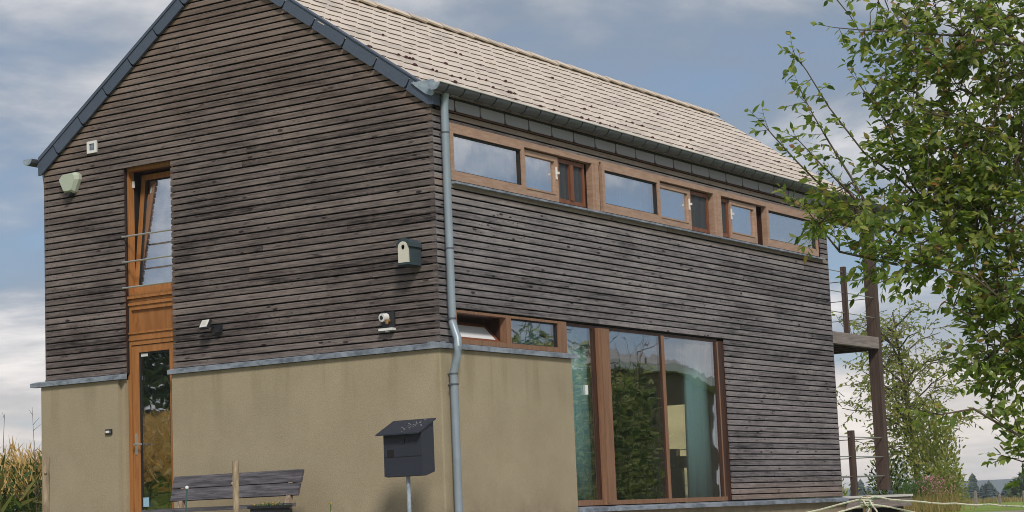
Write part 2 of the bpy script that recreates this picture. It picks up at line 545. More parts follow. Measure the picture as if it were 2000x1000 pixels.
# ------------------------------------------------------------------ mesh helpers
class MB:
    def __init__(self):
        self.v, self.f, self.m = [], [], []

    def add(self, verts, faces, mi=0):
        o = len(self.v)
        self.v += [tuple(x) for x in verts]
        self.f += [tuple(i + o for i in f) for f in faces]
        self.m += [mi] * len(faces)
        return self

    def box(self, x0, x1, y0, y1, z0, z1, mi=0):
        x0, x1 = min(x0, x1), max(x0, x1)
        y0, y1 = min(y0, y1), max(y0, y1)
        z0, z1 = min(z0, z1), max(z0, z1)
        v = [(x, y, z) for x in (x0, x1) for y in (y0, y1) for z in (z0, z1)]
        return self.add(v, [(0, 1, 3, 2), (4, 6, 7, 5), (0, 4, 5, 1), (2, 3, 7, 6), (0, 2, 6, 4), (1, 5, 7, 3)], mi)

    def xbox(self, mat4, sx, sy, sz, mi=0):
        v = [mat4 @ Vector((x * sx / 2, y * sy / 2, z * sz / 2)) for x in (-1, 1) for y in (-1, 1) for z in (-1, 1)]
        return self.add(v, [(0, 1, 3, 2), (4, 6, 7, 5), (0, 4, 5, 1), (2, 3, 7, 6), (0, 2, 6, 4), (1, 5, 7, 3)], mi)

    def prism(self, poly, axis, a, b, mi=0):
        """poly: 2D points, extruded along axis from a to b. axis 'x': poly=(y,z); 'y': poly=(x,z); 'z': poly=(x,y)"""
        def P(u, v, w):
            return {'x': (w, u, v), 'y': (u, w, v), 'z': (u, v, w)}[axis]
        n = len(poly)
        vs = [P(u, v, a) for u, v in poly] + [P(u, v, b) for u, v in poly]
        fs = [tuple(range(n - 1, -1, -1)), tuple(range(n, 2 * n))]
        fs += [(i, (i + 1) % n, n + (i + 1) % n, n + i) for i in range(n)]
        return self.add(vs, fs, mi)

    def tube(self, pts, radii, seg=8, mi=0, cap=True):
        pts = [Vector(p) for p in pts]
        if not hasattr(radii, '__len__'):
            radii = [radii] * len(pts)
        rings = []
        up = Vector((0.13, 0.21, 1)).normalized()
        for i, p in enumerate(pts):
            d = (pts[min(i + 1, len(pts) - 1)] - pts[max(i - 1, 0)])
            if d.length < 1e-9:
                d = Vector((0, 0, 1))
            d.normalize()
            a = d.cross(up)
            if a.length < 0.2:
                a = d.cross(Vector((1, 0.1, 0)))
            a.normalize()
            b = d.cross(a)
            rings.append([p + radii[i] * (math.cos(2 * math.pi * k / seg) * a + math.sin(2 * math.pi * k / seg) * b) for k in range(seg)])
        vs = [v for r in rings for v in r]
        fs = []
        for i in range(len(pts) - 1):
            for k in range(seg):
                k2 = (k + 1) % seg
                fs.append((i * seg + k, i * seg + k2, (i + 1) * seg + k2, (i + 1) * seg + k))
        if cap:
            fs.append(tuple(range(seg - 1, -1, -1)))
            fs.append(tuple((len(pts) - 1) * seg + k for k in range(seg)))
        return self.add(vs, fs, mi)

    def mesh(self, name, mats, smooth=False, origin=None):
        me = bpy.data.meshes.new(name)
        v = self.v
        if origin is not None:
            v = [(a - origin[0], b - origin[1], c - origin[2]) for a, b, c in v]
        me.from_pydata(v, [], self.f)
        if not isinstance(mats, (list, tuple)):
            mats = [mats]
        for m in mats:
            me.materials.append(m)
        if any(self.m):
            me.polygons.foreach_set('material_index', self.m)
        if smooth:
            me.polygons.foreach_set('use_smooth', [True] * len(me.polygons))
        me.update()
        # consistent outward normals
        import bmesh
        if len(self.f) < 4000:
            bm = bmesh.new()
            bm.from_mesh(me)
            bmesh.ops.recalc_face_normals(bm, faces=bm.faces)
            bm.to_mesh(me)
            bm.free()
        if smooth:
            try:
                me.set_sharp_from_angle(angle=math.radians(40))
            except Exception:
                pass
        return me


def link(name, me, parent=None, inv=None):
    o = bpy.data.objects.new(name, me)
    COL.objects.link(o)
    if parent is not None:
        o.parent = parent
        if parent.get('_base') is not None:
            o.matrix_parent_inverse = Matrix.Translation(-Vector(parent['_base']))
    return o


def part(name, mb, mat, parent, smooth=False, label=None):
    """a part (or sub-part) given in scene coordinates"""
    o = link(name, mb.mesh(name, mat, smooth), parent)
    if label:
        o['label'] = label
    return o


def tag(o, label=None, cat=None, group=None, kind=None):
    if label:
        o['label'] = label
    if cat:
        o['category'] = cat
    if group:
        o['group'] = group
    if kind:
        o['kind'] = kind
    return o


def thing(name, loc, label, cat, group=None):
    o = bpy.data.objects.new(name, None)
    o.empty_display_size = 0.2
    COL.objects.link(o)
    o.location = loc
    o['_base'] = tuple(loc)
    return tag(o, label, cat, group)


def solo(name, mb, mat, origin, label, cat, group=None, smooth=False):
    o = link(name, mb.mesh(name, mat, smooth, origin))
    o.location = origin
    return tag(o, label, cat, group)


def smoothstep(x, a, b):
    t = min(1.0, max(0.0, (x - a) / (b - a)))
    return t * t * (3 - 2 * t)


# ------------------------------------------------------------------ ground
def gz(x, y):
    dc = math.hypot(x - CAM.x, y - CAM.y)
    hx = max(-x, 0, x - 13.0)
    hy = max(-y, 0, y - 6.0)
    dh = math.hypot(hx, hy)
    z = -2.13 - 0.17 * smoothstep(dh, 3.0, 22.0)
    z -= 1.15 * (1 - smoothstep(dc, 3.0, 13.0))
    # the field climbs away to the north-west
    if x < 2:
        z += 0.085 * min(max(2 - x, 0), 30) * smoothstep(y, 7.0, 16.0)
    r = math.hypot(x, y)
    if r > 112:
        z -= (min(r, 330) - 112) * 0.040
    return z


def build_ground():
    mb = MB()
    radii = [0.0] + [1.5 * 1.14 ** i for i in range(62)]
    radii = [r for r in radii if r < 2000] + [2100]
    nseg = 120
    rows = []
    for r in radii:
        row = []
        for k in range(nseg):
            a = 2 * math.pi * k / nseg
            x, y = CAM.x + r * math.cos(a), CAM.y + r * math.sin(a)
            row.append((x, y, gz(x, y)))
        rows.append(row)
    vs = [v for row in rows for v in row]
    fs = []
    for i in range(len(rows) - 1):
        for k in range(nseg):
            k2 = (k + 1) % nseg
            fs.append((i * nseg + k, (i + 1) * nseg + k, (i + 1) * nseg + k2, i * nseg + k2))
    mb.add(vs, fs)
    o = link('ground', mb.mesh('ground', M['ground'], True))
    tag(o, 'green meadow ground round the house', kind='structure')
    # low wooded ridge on the horizon
    mb = MB()
    prof = []
    n = 90
    for i in range(n):
        a = math.radians(-40 + 130 * i / (n - 1))
        h = 3.0 + 7.0 * (0.5 + 0.5 * math.sin(a * 5.0 + 0.6)) + 2.0 * math.sin(a * 41) * 0.4 + random.uniform(-0.7, 0.7)
        prof.append((a, h))
    for (a0, h0), (a1, h1) in zip(prof[:-1], prof[1:]):
        v = []
        for a, h in ((a0, h0), (a1, h1)):
            for rr, zz in ((1500, -12), (1560, h), (1850, h * 0.9), (1950, -12)):
                v.append((CAM.x + rr * math.cos(a), CAM.y + rr * math.sin(a), zz))
        mb.add(v, [(0, 1, 5, 4), (1, 2, 6, 5), (2, 3, 7, 6)])
    o = link('hills', mb.mesh('hills', M['hill']))
    tag(o, 'low dark wooded ridge on the horizon', kind='structure')


build_ground()

# ------------------------------------------------------------------ the house
L_HOUSE, W_HOUSE = 10.37, 5.99
PITCH = 0.0782
T = 0.024
house = thing('house', (5.0, 3.0, -2.2), 'timber clad gable house with tiled roof and ochre plaster ground floor', 'house')

EAVE_IN = 2.597      # underside of the verge slates at the corner
SLOT = (3.85, 4.632)  # the tall door and window slot in the gable
SLOT_TOP = 2.524


def verge_in(y):
    return 2.60 + 0.711 * min(y, 6.0 - y)


def plank_profile(zb):
    h = PITCH - 0.0150
    j = random.uniform(-0.0012, 0.0012)
    return [(T, zb + 0.013 + j), (0.003, zb + 0.004 + j), (0.0, zb + 0.008 + j), (0.0, zb + h - 0.004 + j), (0.004, zb + h + j), (T, zb + h + 0.009 + j)]


def plank_gable(zb, ya, yb, slope_a=False, slope_b=False):
    """board across the gable (front at x = 0), from ya to yb"""
    mb = MB()
    jx = random.uniform(-0.0015, 0.0025)
    prof = plank_profile(zb)
    n = len(prof)
    vs = []
    for end in (0, 1):
        for (d, z) in prof:
            y = ya if end == 0 else yb
            if end == 0 and slope_a:
                y = max(ya, (z - (EAVE_IN + 0.10)) / 0.711)
            if end == 1 and slope_b:
                y = min(yb, 6.0 - (z - (EAVE_IN + 0.10)) / 0.711)
            vs.append((d + jx, y, z))
    fs = [tuple(range(n)), tuple(range(2 * n - 1, n - 1, -1))] + [(i, n + i, n + (i + 1) % n, (i + 1) % n) for i in range(n)]
    mb.add(vs, fs)
    part('plank', mb, M['plank_gable'], house)


def plank_side(zb, xa, xb):
    mb = MB()
    jy = random.uniform(-0.0015, 0.0025)
    mb.prism([(d + jy, z) for d, z in plank_profile(zb)], 'x', xa, xb)
    part('plank', mb, M['plank_side'], house)


def split_run(a, b, prob, lo=0.6):
    if b - a > 2.4 and random.random() < prob:
        c = random.uniform(a + lo, b - lo)
        return [(a, c - 0.003), (c + 0.003, b)]
    return [(a, b)]


row = 0
while True:
    zb = row * PITCH
    zt = zb + PITCH
    if zb > 4.66:
        break
    sl = zt > EAVE_IN
    lo = max(0.0, (zb - (EAVE_IN + 0.10)) / 0.711)
    hi = min(W_HOUSE, 6.0 - (zb - (EAVE_IN + 0.10)) / 0.711)
    if hi - lo < 0.1:
        break
    if zb < SLOT_TOP - 0.03:
        runs = split_run(lo, SLOT[0], 0.30) + [(SLOT[1], hi)]
    else:
        runs = split_run(lo, hi, 0.45)
    for i, (a, b) in enumerate(runs):
        plank_gable(zb, a, b, sl and i == 0, sl and i == len(runs) - 1)
    row += 1

for row in range(-23, 33):
    zb = row * PITCH
    if row >= 23 and row <= 30:
        runs = [(T + 0.003, 0.325), (10.13, L_HOUSE)]
    elif row >= 31:
        runs = split_run(T + 0.003, L_HOUSE, 0.9)
    elif row >= 5:
        runs = split_run(T + 0.003, L_HOUSE, 0.9)
    elif row >= 0:
        runs = [(T + 0.003, 0.325), (6.745, L_HOUSE)]
    else:
        runs = [(6.745, L_HOUSE)]
    for a, b in runs:
        plank_side(zb, a, b)

# --- walls behind the boards (black membrane, then the shell)
mb = MB()
B0, B1 = 0.050, 0.30
mb.box(B0, B1, 0.05, SLOT[0], 0, 2.62)
mb.box(B0, B1, SLOT[1], 5.95, 0, 2.62)
mb.box(B0, B1, SLOT[0], SLOT[1], SLOT_TOP, 2.62)
mb.prism([(0.05, 2.62), (5.95, 2.62), (3.0, 4.70)], 'x', B0, B1)
part('backing_wall', mb, M['membrane'], house)
mb = MB()
mb.box(0.30, 0.33, 0.05, 0.30, 1.8, 2.45)
mb.box(0.30, 10.32, 0.05, 0.30, 2.45, 2.70)
mb.box(10.13, 10.32, 0.05, 0.30, 1.8, 2.45)
mb.box(0.30, 10.32, 0.05, 0.30, 0.385, 1.795)
mb.box(6.745, 10.32, 0.05, 0.30, -1.80, 0.385)
mb.box(0.30, 0.335, 0.05, 0.30, 0, 0.385)
part('backing_wall', mb, M['membrane'], house)
mb = MB()
for z in range(0, 5):
    pass
for y in (0.30, 0.90, 1.50, 2.10, 2.70, 3.30, 3.78, 4.69, 5.30, 5.90):
    top = verge_in(y) - 0.02
    if SLOT[0] < y < SLOT[1]:
        continue
    mb.box(T + 0.011, B0, y - 0.02, y + 0.02, 0.01, min(top, 4.6))
part('batten', mb, M['batten'], house)
mb = MB()
for x in (0.22, 10.25):
    mb.box(x - 0.02, x + 0.02, T + 0.011, B0, 0.01, 2.55)
for k in range(18):
    x = 0.8 + 0.55 * k
    if x < 10.2:
        mb.box(x - 0.02, x + 0.02, T + 0.011, B0, 0.40 if x < 6.74 else -1.79, 1.79)
part('batten', mb, M['batten'], house)
mb = MB()
mb.box(0.006, 0.049, 0.007, 0.049, 0.005, 2.60)
part('corner_batten', mb, M['corner'], house)
mb = MB()
mb.box(0.004, 0.049, 5.972, 5.996, 0.005, 2.62)
part('corner_batten', mb, M['corner'], house)
mb = MB()
mb.box(L_HOUSE - 0.022, L_HOUSE + 0.006, 0.003, 0.30, -1.80, 2.56)
part('corner_batten', mb, M['corner'], house)
# far gable, far side
BL0, BL1, BLT = 2.40, 3.00, -0.25
mb = MB()
mb.box(0.30, 10.32, 5.70, 5.95, -2.3, 2.70)
part('side_wall', mb, M['plank_side'], house)
mb = MB()
mb.box(10.12, 10.32, 0.30, BL0, -1.8, 2.65)
mb.box(10.12, 10.32, BL1, 5.70, -1.8, 2.65)
mb.box(10.12, 10.32, BL0, BL1, BLT, 2.65)
mb.prism([(0.10, 2.66), (5.90, 2.66), (3.0, 4.66)], 'x', 10.12, 10.32)
part('far_gable_wall', mb, M['inner_brown'], house)
mb = MB()
mb.box(10.20, 10.206, BL0 + 0.001, BL1 - 0.001, -1.8, BLT)
part('pane', mb, M['amber_glass'], house, label='cream tinted pane')

# --- plaster ground storey
def corner_poly(x0, x1, y0, y1, r=0.02, which='sw'):
    pts = [(x0 + r, y0)]
    pts = []
    for k in range(5):
        a = math.pi + (math.pi / 2) * k / 4
        pts.append((x0 + r + r * math.cos(a), y0 + r + r * math.sin(a)))
    pts += [(x1, y0), (x1, y1), (x0, y1)]
    return pts


PL = -0.035
mb = MB()
# L-shaped corner block, open towards the door slot and the big window
poly = corner_poly(PL, 2.655, PL, 0.26)[:-1] + [(0.26, 0.26), (0.26, SLOT[0]), (PL, SLOT[0])]
mb.prism(poly, 'z', -2.6, -0.072)
part('plaster_wall', mb, M['plaster'], house, True)
mb = MB()
mb.box(PL, 0.26, SLOT[1] + 0.095, 6.035, -2.6, -0.072)
mb.box(PL + 0.055, 0.26, SLOT[1] + 0.03, SLOT[1] + 0.095, -2.6, -0.072)
part('plaster_wall', mb, M['plaster'], house)
mb = MB()
mb.box(2.655, 10.37, -0.01, 0.26, -2.6, -1.876)
part('plinth', mb, M['plaster'], house)

# --- zinc ledges
mb = MB()
mb.prism([(-0.075, -0.068), (-0.075, -0.018), (0.02, 0.004), (0.02, -0.068)], 'y', -0.0715, 3.885)
part('zinc_ledge', mb, M['zinc_sill'], house)
mb = MB()
mb.prism([(-0.075, -0.068), (-0.075, -0.018), (0.02, 0.004), (0.02, -0.068)], 'y', SLOT[1] - 0.005, 6.19)
part('zinc_ledge', mb, M['zinc_sill'], house)
mb = MB()
mb.prism([(-0.075, -0.0675), (-0.075, -0.0175), (0.02, 0.0045), (0.10, 0.008), (0.10, -0.0675)], 'x', -0.0745, 2.72)
part('zinc_ledge', mb, M['zinc_sill'], house)
mb = MB()
mb.prism([(-0.085, -1.876), (-0.085, -1.832), (0.02, -1.812), (0.11, -1.806), (0.11, -1.876)], 'x', 2.66, 10.40)
part('zinc_ledge', mb, M['zinc_sill'], house)
mb = MB()
mb.prism([(-0.06, 1.768), (-0.06, 1.790), (0.03, 1.812), (0.045, 1.812), (0.045, 1.768)], 'x', 0.345, 5.30)
mb.prism([(-0.06, 1.768), (-0.06, 1.790), (0.03, 1.812), (0.045, 1.812), (0.045, 1.768)], 'x', 5.306, 10.14)
part('zinc_ledge', mb, M['zinc_sill'], house)


# --- windows of the side
def pane(x0, x1, z0, z1, y, mat, parent, name='pane'):
    mb = MB()
    mb.box(x0, x1, y, y + 0.018, z0, z1)
    return part(name, mb, mat, parent)


def frame_y(mb, x0, x1, z0, z1, wl, wr, wb, wt, y0, y1):
    """a rectangular frame facing -Y"""
    mb.box(x0, x0 + wl, y0, y1, z0, z1)
    mb.box(x1 - wr, x1, y0, y1, z0, z1)
    mb.box(x0 + wl, x1 - wr, y0 + 0.001, y1, z0, z0 + wb)
    mb.box(x0 + wl, x1 - wr, y0 + 0.001, y1, z1 - wt, z1)


ZB, ZT = 1.812, 2.432


def fixed_light(x0, x1, parent):
    """big fixed pane, its frame nearly flush with the boards"""
    mb = MB()
    frame_y(mb, x0, x1, ZB, ZT, 0.065, 0.065, 0.085, 0.088, -0.012, 0.075)
    mb.box(x0 + 0.065, x1 - 0.065, -0.004, 0.02, ZB + 0.086, ZB + 0.108)
    w_ = part('window', mb, M['frame_side'], house)
    mb = MB()
    frame_y(mb, x0 + 0.066, x1 - 0.066, ZB + 0.109, ZT - 0.089, 0.012, 0.022, 0.008, 0.018, 0.006, 0.05)
    part('gasket', mb, M['rubber'], w_)
    pane(x0 + 0.07, x1 - 0.075, ZB + 0.113, ZT - 0.093, 0.028, M['glass_top'], w_)
    return w_


def sash_light(x0, x1, zlo, zhi, y0, parent, handle_side):
    mb = MB()
    frame_y(mb, x0, x1, zlo, zhi, 0.055, 0.075, 0.10, 0.060, y0, y0 + 0.07)
    mb.box(x0 + 0.055, x1 - 0.075, y0 - 0.008, y0, zlo + 0.08, zlo + 0.098)
    s = part('sash', mb, M['frame_side'], parent)
    pane(x0 + 0.05, x1 - 0.07, zlo + 0.095, zhi - 0.055, y0 + 0.03, M['glass_top'], parent)
    mb = MB()
    hx = x1 - 0.045 if handle_side > 0 else x0 + 0.035
    mb.box(hx - 0.014, hx + 0.014, y0 - 0.012, y0, zlo + 0.27, zlo + 0.42)
    mb.box(hx - 0.008, hx + 0.008, y0 - 0.045, y0 - 0.012, zlo + 0.33, zlo + 0.36)
    part('handle', mb, M['white_plastic'], parent)
    return s


def vent_leaf(x0, x1, parent, mullion=None):
    """deep opening with a dark insect net on an inner red-brown frame"""
    mb = MB()
    y0 = 0.055
    frame_y(mb, x0, x1, ZB + 0.02, ZT - 0.06, 0.05, 0.05, 0.05, 0.05, y0, y0 + 0.05)
    if mullion:
        mb.box(mullion - 0.04, mullion + 0.04, y0 - 0.012, y0 + 0.04, ZB + 0.07, ZT - 0.11)
    s = part('inner_frame', mb, M['inner_sash'], parent)
    spans = [(x0 + 0.05, mullion - 0.04), (mullion + 0.04, x1 - 0.05)] if mullion else [(x0 + 0.05, x1 - 0.05)]
    for a, b in spans:
        mb = MB()
        nx = 6
        pts = []
        for i in range(nx + 1):
            u = a + (b - a) * i / nx
            pts.append((u, y0 + 0.02 + 0.006 * math.sin(i * 2.1 + x0)))
        poly = pts + [(u, y + 0.004) for u, y in reversed(pts)]
        mb.prism(poly, 'z', ZB + 0.072, ZT - 0.112)
        part('insect_screen', mb, M['screen'], parent)


def reveal_box(x0, x1, parent, left=True, right=True):
    mb = MB()
    if left:
        mb.box(x0 - 0.03, x0, 0.078, 0.30, ZB, ZT)
    if right:
        mb.box(x1, x1 + 0.03, 0.078, 0.30, ZB, ZT)
    mb.box(x0, x1, 0.0785, 0.30, ZT - 0.02, ZT + 0.01)
    mb.box(x0, x1, 0.0785, 0.30, ZB - 0.01, ZB + 0.012)
    part('reveal', mb, M['reveal'], parent)


# outer frame bands above / below / posts
mb = MB()
mb.box(0.330, 10.02, -0.004, 0.078, ZT + 0.001, ZT + 0.024)
mb.box(1.83, 3.56, -0.008, 0.078, ZT - 0.045, ZT)
mb.box(5.105, 6.88, -0.008, 0.078, ZT - 0.045, ZT)
mb.box(6.88, 8.27, -0.008, 0.078, ZT - 0.045, ZT)
part('head_frame', mb, M['frame_side'], house)
for a, b in ((3.385, 3.55), (6.63, 6.86)):
    mb = MB()
    mb.box(a, b, -0.006, 0.30, ZB - 0.01, ZT - 0.046)
    c = (a + b) / 2
    mb.box(c - 0.028, c + 0.02, -0.018, -0.006, ZB - 0.01, ZT - 0.046)
    part('window_post', mb, M['frame_side'], house)
wA = fixed_light(0.335, 1.845, house)
sash_light(1.87, 2.645, ZB + 0.012, ZT - 0.062, 0.03, wA, 1)
vent_leaf(2.66, 3.30, wA, 2.985)
reveal_box(1.855, 3.384, wA)
wB = fixed_light(3.62, 5.105, house)
sash_light(5.12, 6.02, ZB + 0.012, ZT - 0.062, 0.03, wB, 1)
vent_leaf(6.035, 6.585, wB)
reveal_box(5.115, 6.629, wB)
wC = fixed_light(8.275, 10.02, house)
sash_light(7.185, 8.02, ZB + 0.012, ZT - 0.062, 0.03, wC, -1)
vent_leaf(6.87, 7.18, wC)
reveal_box(6.862, 8.265, wC)
mb = MB()
mb.box(7.98, 8.11, 0.12, 0.16, ZB + 0.08, ZT - 0.12)
part('blind', mb, M['white_plastic'], wC)
mb = MB()
mb.box(10.021, 10.129, 0.03, 0.06, ZB, ZT)
part('reveal', mb, M['reveal'], wC)
mb = MB()
mb.box(3.551, 3.619, 0.03, 0.06, ZB, ZT)
part('reveal', mb, M['reveal'], wB)

# low strip window over the plaster
LZ0, LZ1 = 0.006, 0.375
mb = MB()
mb.box(0.335, 2.46, 0.012, 0.10, LZ0, LZ0 + 0.055)
mb.box(0.335, 2.46, 0.012, 0.10, LZ1 - 0.028, LZ1)
mb.box(0.330, 0.372, 0.010, 0.10, LZ0, LZ1)
mb.box(1.345, 1.445, 0.009, 0.10, LZ0 + 0.001, LZ1)
mb.box(2.461, 2.640, 0.006, 0.10, LZ0 - 0.01, LZ1)
low_win = part('window', mb, M['frame_low'], house)
mb = MB()
mb.box(0.37, 1.345, 0.101, 0.30, LZ1 - 0.03, LZ1 - 0.01)
mb.box(1.346, 1.37, 0.101, 0.30, LZ0, LZ1)
mb.box(0.345, 0.371, 0.101, 0.30, LZ0, LZ1)
mb.box(0.37, 1.345, 0.101, 0.30, LZ0 - 0.02, LZ0)
part('reveal', mb, M['reveal'], low_win)
# the hopper leaf, hinged at its foot and tilted into the room
ang = math.radians(44)
Rm = Matrix.Translation((0.86, 0.085, LZ0 + 0.062)) @ Euler((-ang, 0, 0)).to_matrix().to_4x4()
mb = MB()
hw, hh = 0.955, 0.31
for (cx, cz, sx, sz) in ((0, 0.022, hw, 0.044), (0, hh - 0.025, hw, 0.05), (-hw / 2 + 0.025, hh / 2, 0.05, hh - 0.094), (hw / 2 - 0.025, hh / 2, 0.05, hh - 0.094)):
    mb.xbox(Rm @ Matrix.Translation((cx, 0.03, cz)), sx, 0.06, sz)
leaf = part('sash', mb, M['inner_sash'], low_win)
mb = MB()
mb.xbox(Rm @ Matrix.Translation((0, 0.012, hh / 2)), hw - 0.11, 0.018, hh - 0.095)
part('pane', mb, M['sky_glare'], low_win)  # sky reflection is put into the colour of this pane
mb = MB()
frame_y(mb, 1.446, 2.460, LZ0 + 0.056, LZ1 - 0.029, 0.014, 0.024, 0.006, 0.014, 0.03, 0.07)
part('gasket', mb, M['rubber'], low_win)
pane(1.45, 2.455, LZ0 + 0.058, LZ1 - 0.032, 0.045, M['glass_low'], low_win)

# big garden window
BZ0, BZ1 = -1.80, 0.355
mb = MB()
mb.box(2.66, 3.35, 0.02, 0.10, BZ0, BZ0 + 0.065)
mb.box(3.60, 6.62, 0.02, 0.10, BZ0, BZ0 + 0.055)
mb.box(3.345, 3.605, -0.012, 0.10, BZ0 + 0.001, BZ1 - 0.01)
mb.box(3.40, 3.43, -0.020, -0.012, BZ0 + 0.02, BZ1 - 0.02)
mb.box(5.01, 5.085, 0.034, 0.10, BZ0 + 0.055, BZ1 - 0.01)
mb.box(6.555, 6.585, 0.028, 0.10, BZ0 + 0.055, BZ1 - 0.01)
big_win = part('window', mb, M['frame_low'], house)
for bb in ((3.28, 3.344, 0.035, 0.09, BZ0 + 0.065, BZ1 - 0.021), (4.985, 5.009, 0.04, 0.09, BZ0 + 0.055, BZ1 - 0.021)):
    mb = MB()
    mb.box(*bb)
    part('gasket', mb, M['reveal'], big_win)
mb = MB()
mb.box(6.586, 6.70, 0.03, 0.10, BZ0, BZ1)
mb.box(6.7, 6.744, T + 0.003, 0.10, BZ0, BZ1)
mb.box(6.515, 6.554, 0.032, 0.10, BZ0 + 0.056, BZ1 - 0.021)
mb.box(2.66, 6.60, 0.045, 0.12, BZ1 - 0.02, BZ1 + 0.02)
part('reveal', mb, M['reveal'], big_win)
pane(2.66, 3.282, BZ0 + 0.06, BZ1 - 0.015, 0.05, M['glass_low'], big_win)
pane(3.60, 4.99, BZ0 + 0.05, BZ1 - 0.015, 0.05, M['glass_low'], big_win)
pane(5.085, 6.525, BZ0 + 0.05, BZ1 - 0.015, 0.05, M['glass_low'], big_win)
mb = MB()
mb.box(3.085, 3.10, 0.02, 0.05, -0.475, -0.36)
part('handle', mb, M['white_plastic'], big_win)


# --- door and tall window in the gable slot
def frame_x(mb, y0, y1, z0, z1, wy0, wy1, wb, wt, x0, x1):
    mb.box(x0, x1, y0, y0 + wy0, z0, z1)
    mb.box(x0, x1, y1 - wy1, y1, z0, z1)
    mb.box(x0 + 0.001, x1, y0 + wy0, y1 - wy1, z0, z0 + wb)
    mb.box(x0 + 0.001, x1, y0 + wy0, y1 - wy1, z1 - wt, z1)


SX = 0.075
Y0, Y1 = SLOT[0] + 0.002, SLOT[1] + 0.026
mb = MB()
mb.box(0.03, 0.078, SLOT[1] + 0.0005, SLOT[1] + 0.018, 0.005, SLOT_TOP)
mb.box(0.03, SX - 0.002, SLOT[0], SLOT[1], SLOT_TOP + 0.0, SLOT_TOP + 0.02)
part('slot_lining', mb, M['reveal'], house)
mb = MB()
frame_x(mb, Y0, Y1, 0.905, SLOT_TOP - 0.004, 0.05, 0.055, 0.075, 0.045, SX, SX + 0.09)
mb.box(SX - 0.03, SX, Y0, Y1, 0.902, 0.935)
tall = part('window', mb, M['frame_gable'], house)
mb = MB()
mb.box(SX + 0.091, SX + 0.30, Y1 - 0.02, Y1, 0.98, SLOT_TOP - 0.05)
mb.box(SX + 0.091, SX + 0.30, Y0, Y1 - 0.021, SLOT_TOP - 0.05, SLOT_TOP - 0.03)
part('reveal', mb, M['reveal'], tall)
# leaf tilted in at the top
TA = math.radians(6.3)
Rt = Matrix.Translation((SX + 0.06, (Y0 + Y1) / 2, 0.985)) @ Euler((0, TA, 0)).to_matrix().to_4x4()
lw_, lh = Y1 - Y0 - 0.115, 1.475
mb = MB()
for (cy, cz, sy, sz) in ((0, 0.035, lw_, 0.07), (0, lh - 0.035, lw_, 0.07), (-lw_ / 2 + 0.035, lh / 2, 0.07, lh - 0.141), (lw_ / 2 - 0.035, lh / 2, 0.07, lh - 0.141)):
    mb.xbox(Rt @ Matrix.Translation((0.03, cy, cz)), 0.06, sy, sz)
part('sash', mb, M['frame_gable'], tall)
mb = MB()
frame = ((0, 0.076, lw_ - 0.14, 0.012), (0, lh - 0.08, lw_ - 0.14, 0.02), (lw_ / 2 - 0.085, lh / 2, 0.03, lh - 0.17))
for (cy, cz, sy, sz) in frame:
    mb.xbox(Rt @ Matrix.Translation((0.024, cy, cz)), 0.04, sy, sz)
part('gasket', mb, M['rubber'], tall)
mb = MB()
mb.xbox(Rt @ Matrix.Translation((0.022, 0, lh / 2)), 0.018, lw_ - 0.13, lh - 0.13)
part('pane', mb, M['glass_top'], tall)
mb = MB()
mb.box(SX + 0.06, SX + 0.085, Y1 - 0.075, Y1 - 0.055, 2.28, 2.36)
part('handle', mb, M['white_plastic'], tall)
for z in (1.66, 1.348, 1.034):
    mb = MB()
    mb.tube([(-0.012, SLOT[0] - 0.012, z), (-0.012, SLOT[1] + 0.012, z)], 0.0115, 8)
    part('guard_rail', mb, M['steel'], house, True)
# panel field between window and door
mb = MB()
mb.box(SX, SX + 0.09, Y0, Y1, 0.815, 0.900)
mb.box(SX - 0.016, SX, Y0, Y1, 0.82, 0.850)
mb.box(SX - 0.006, SX, Y0, Y1, 0.868, 0.885)
mb.box(SX, SX + 0.09, Y0, Y0 + 0.05, 0.46, 0.814)
mb.box(SX, SX + 0.09, Y1 - 0.06, Y1, 0.46, 0.814)
mb.box(SX + 0.001, SX + 0.09, Y0 + 0.05, Y1 - 0.06, 0.765, 0.814)
mb.box(SX + 0.001, SX + 0.09, Y0 + 0.05, Y1 - 0.06, 0.46, 0.500)
mb.box(SX - 0.016, SX, Y0, Y1, 0.475, 0.495)
mb.box(SX, SX + 0.09, Y0, Y1, 0.385, 0.459)
mb.box(SX - 0.012, SX, Y0, Y1, 0.395, 0.425)
infill = part('panel_frame', mb, M['frame_gable'], house)
mb = MB()
mb.box(SX + 0.03, SX + 0.06, Y0 + 0.051, Y1 - 0.061, 0.501, 0.764)
part('panel', mb, M['panel_gable'], infill)
# glazed door
DZ0, DZ1 = -2.02, 0.384
mb = MB()
mb.box(SX, SX + 0.09, Y1 - 0.052, Y1, DZ0, DZ1)
mb.box(SX, SX + 0.09, Y0, Y0 + 0.04, DZ0, DZ1)
mb.box(SX, SX + 0.09, Y0 + 0.04, Y1 - 0.052, DZ1 - 0.045, DZ1)
door_frame = part('door_frame', mb, M['frame_gable'], house)
mb = MB()
yd0, yd1 = Y0 + 0.046, Y1 - 0.060
frame_x(mb, yd0, yd1, DZ0, DZ1 - 0.052, 0.095, 0.105, 0.36, 0.085, SX + 0.012, SX + 0.08)
door = part('door', mb, M['frame_gable'], house)
mb = MB()
frame_x(mb, yd0 + 0.096, yd1 - 0.106, DZ0 + 0.361, DZ1 - 0.138, 0.012, 0.014, 0.012, 0.012, SX + 0.02, SX + 0.06)
part('gasket', mb, M['rubber'], door)
mb = MB()
mb.box(SX + 0.034, SX + 0.052, yd0 + 0.09, yd1 - 0.10, DZ0 + 0.355, DZ1 - 0.13)
part('pane', mb, M['glass_door'], door)
mb = MB()
hy = yd1 - 0.052
mb.box(SX + 0.004, SX + 0.012, hy - 0.02, hy + 0.02, -0.975, -0.725)
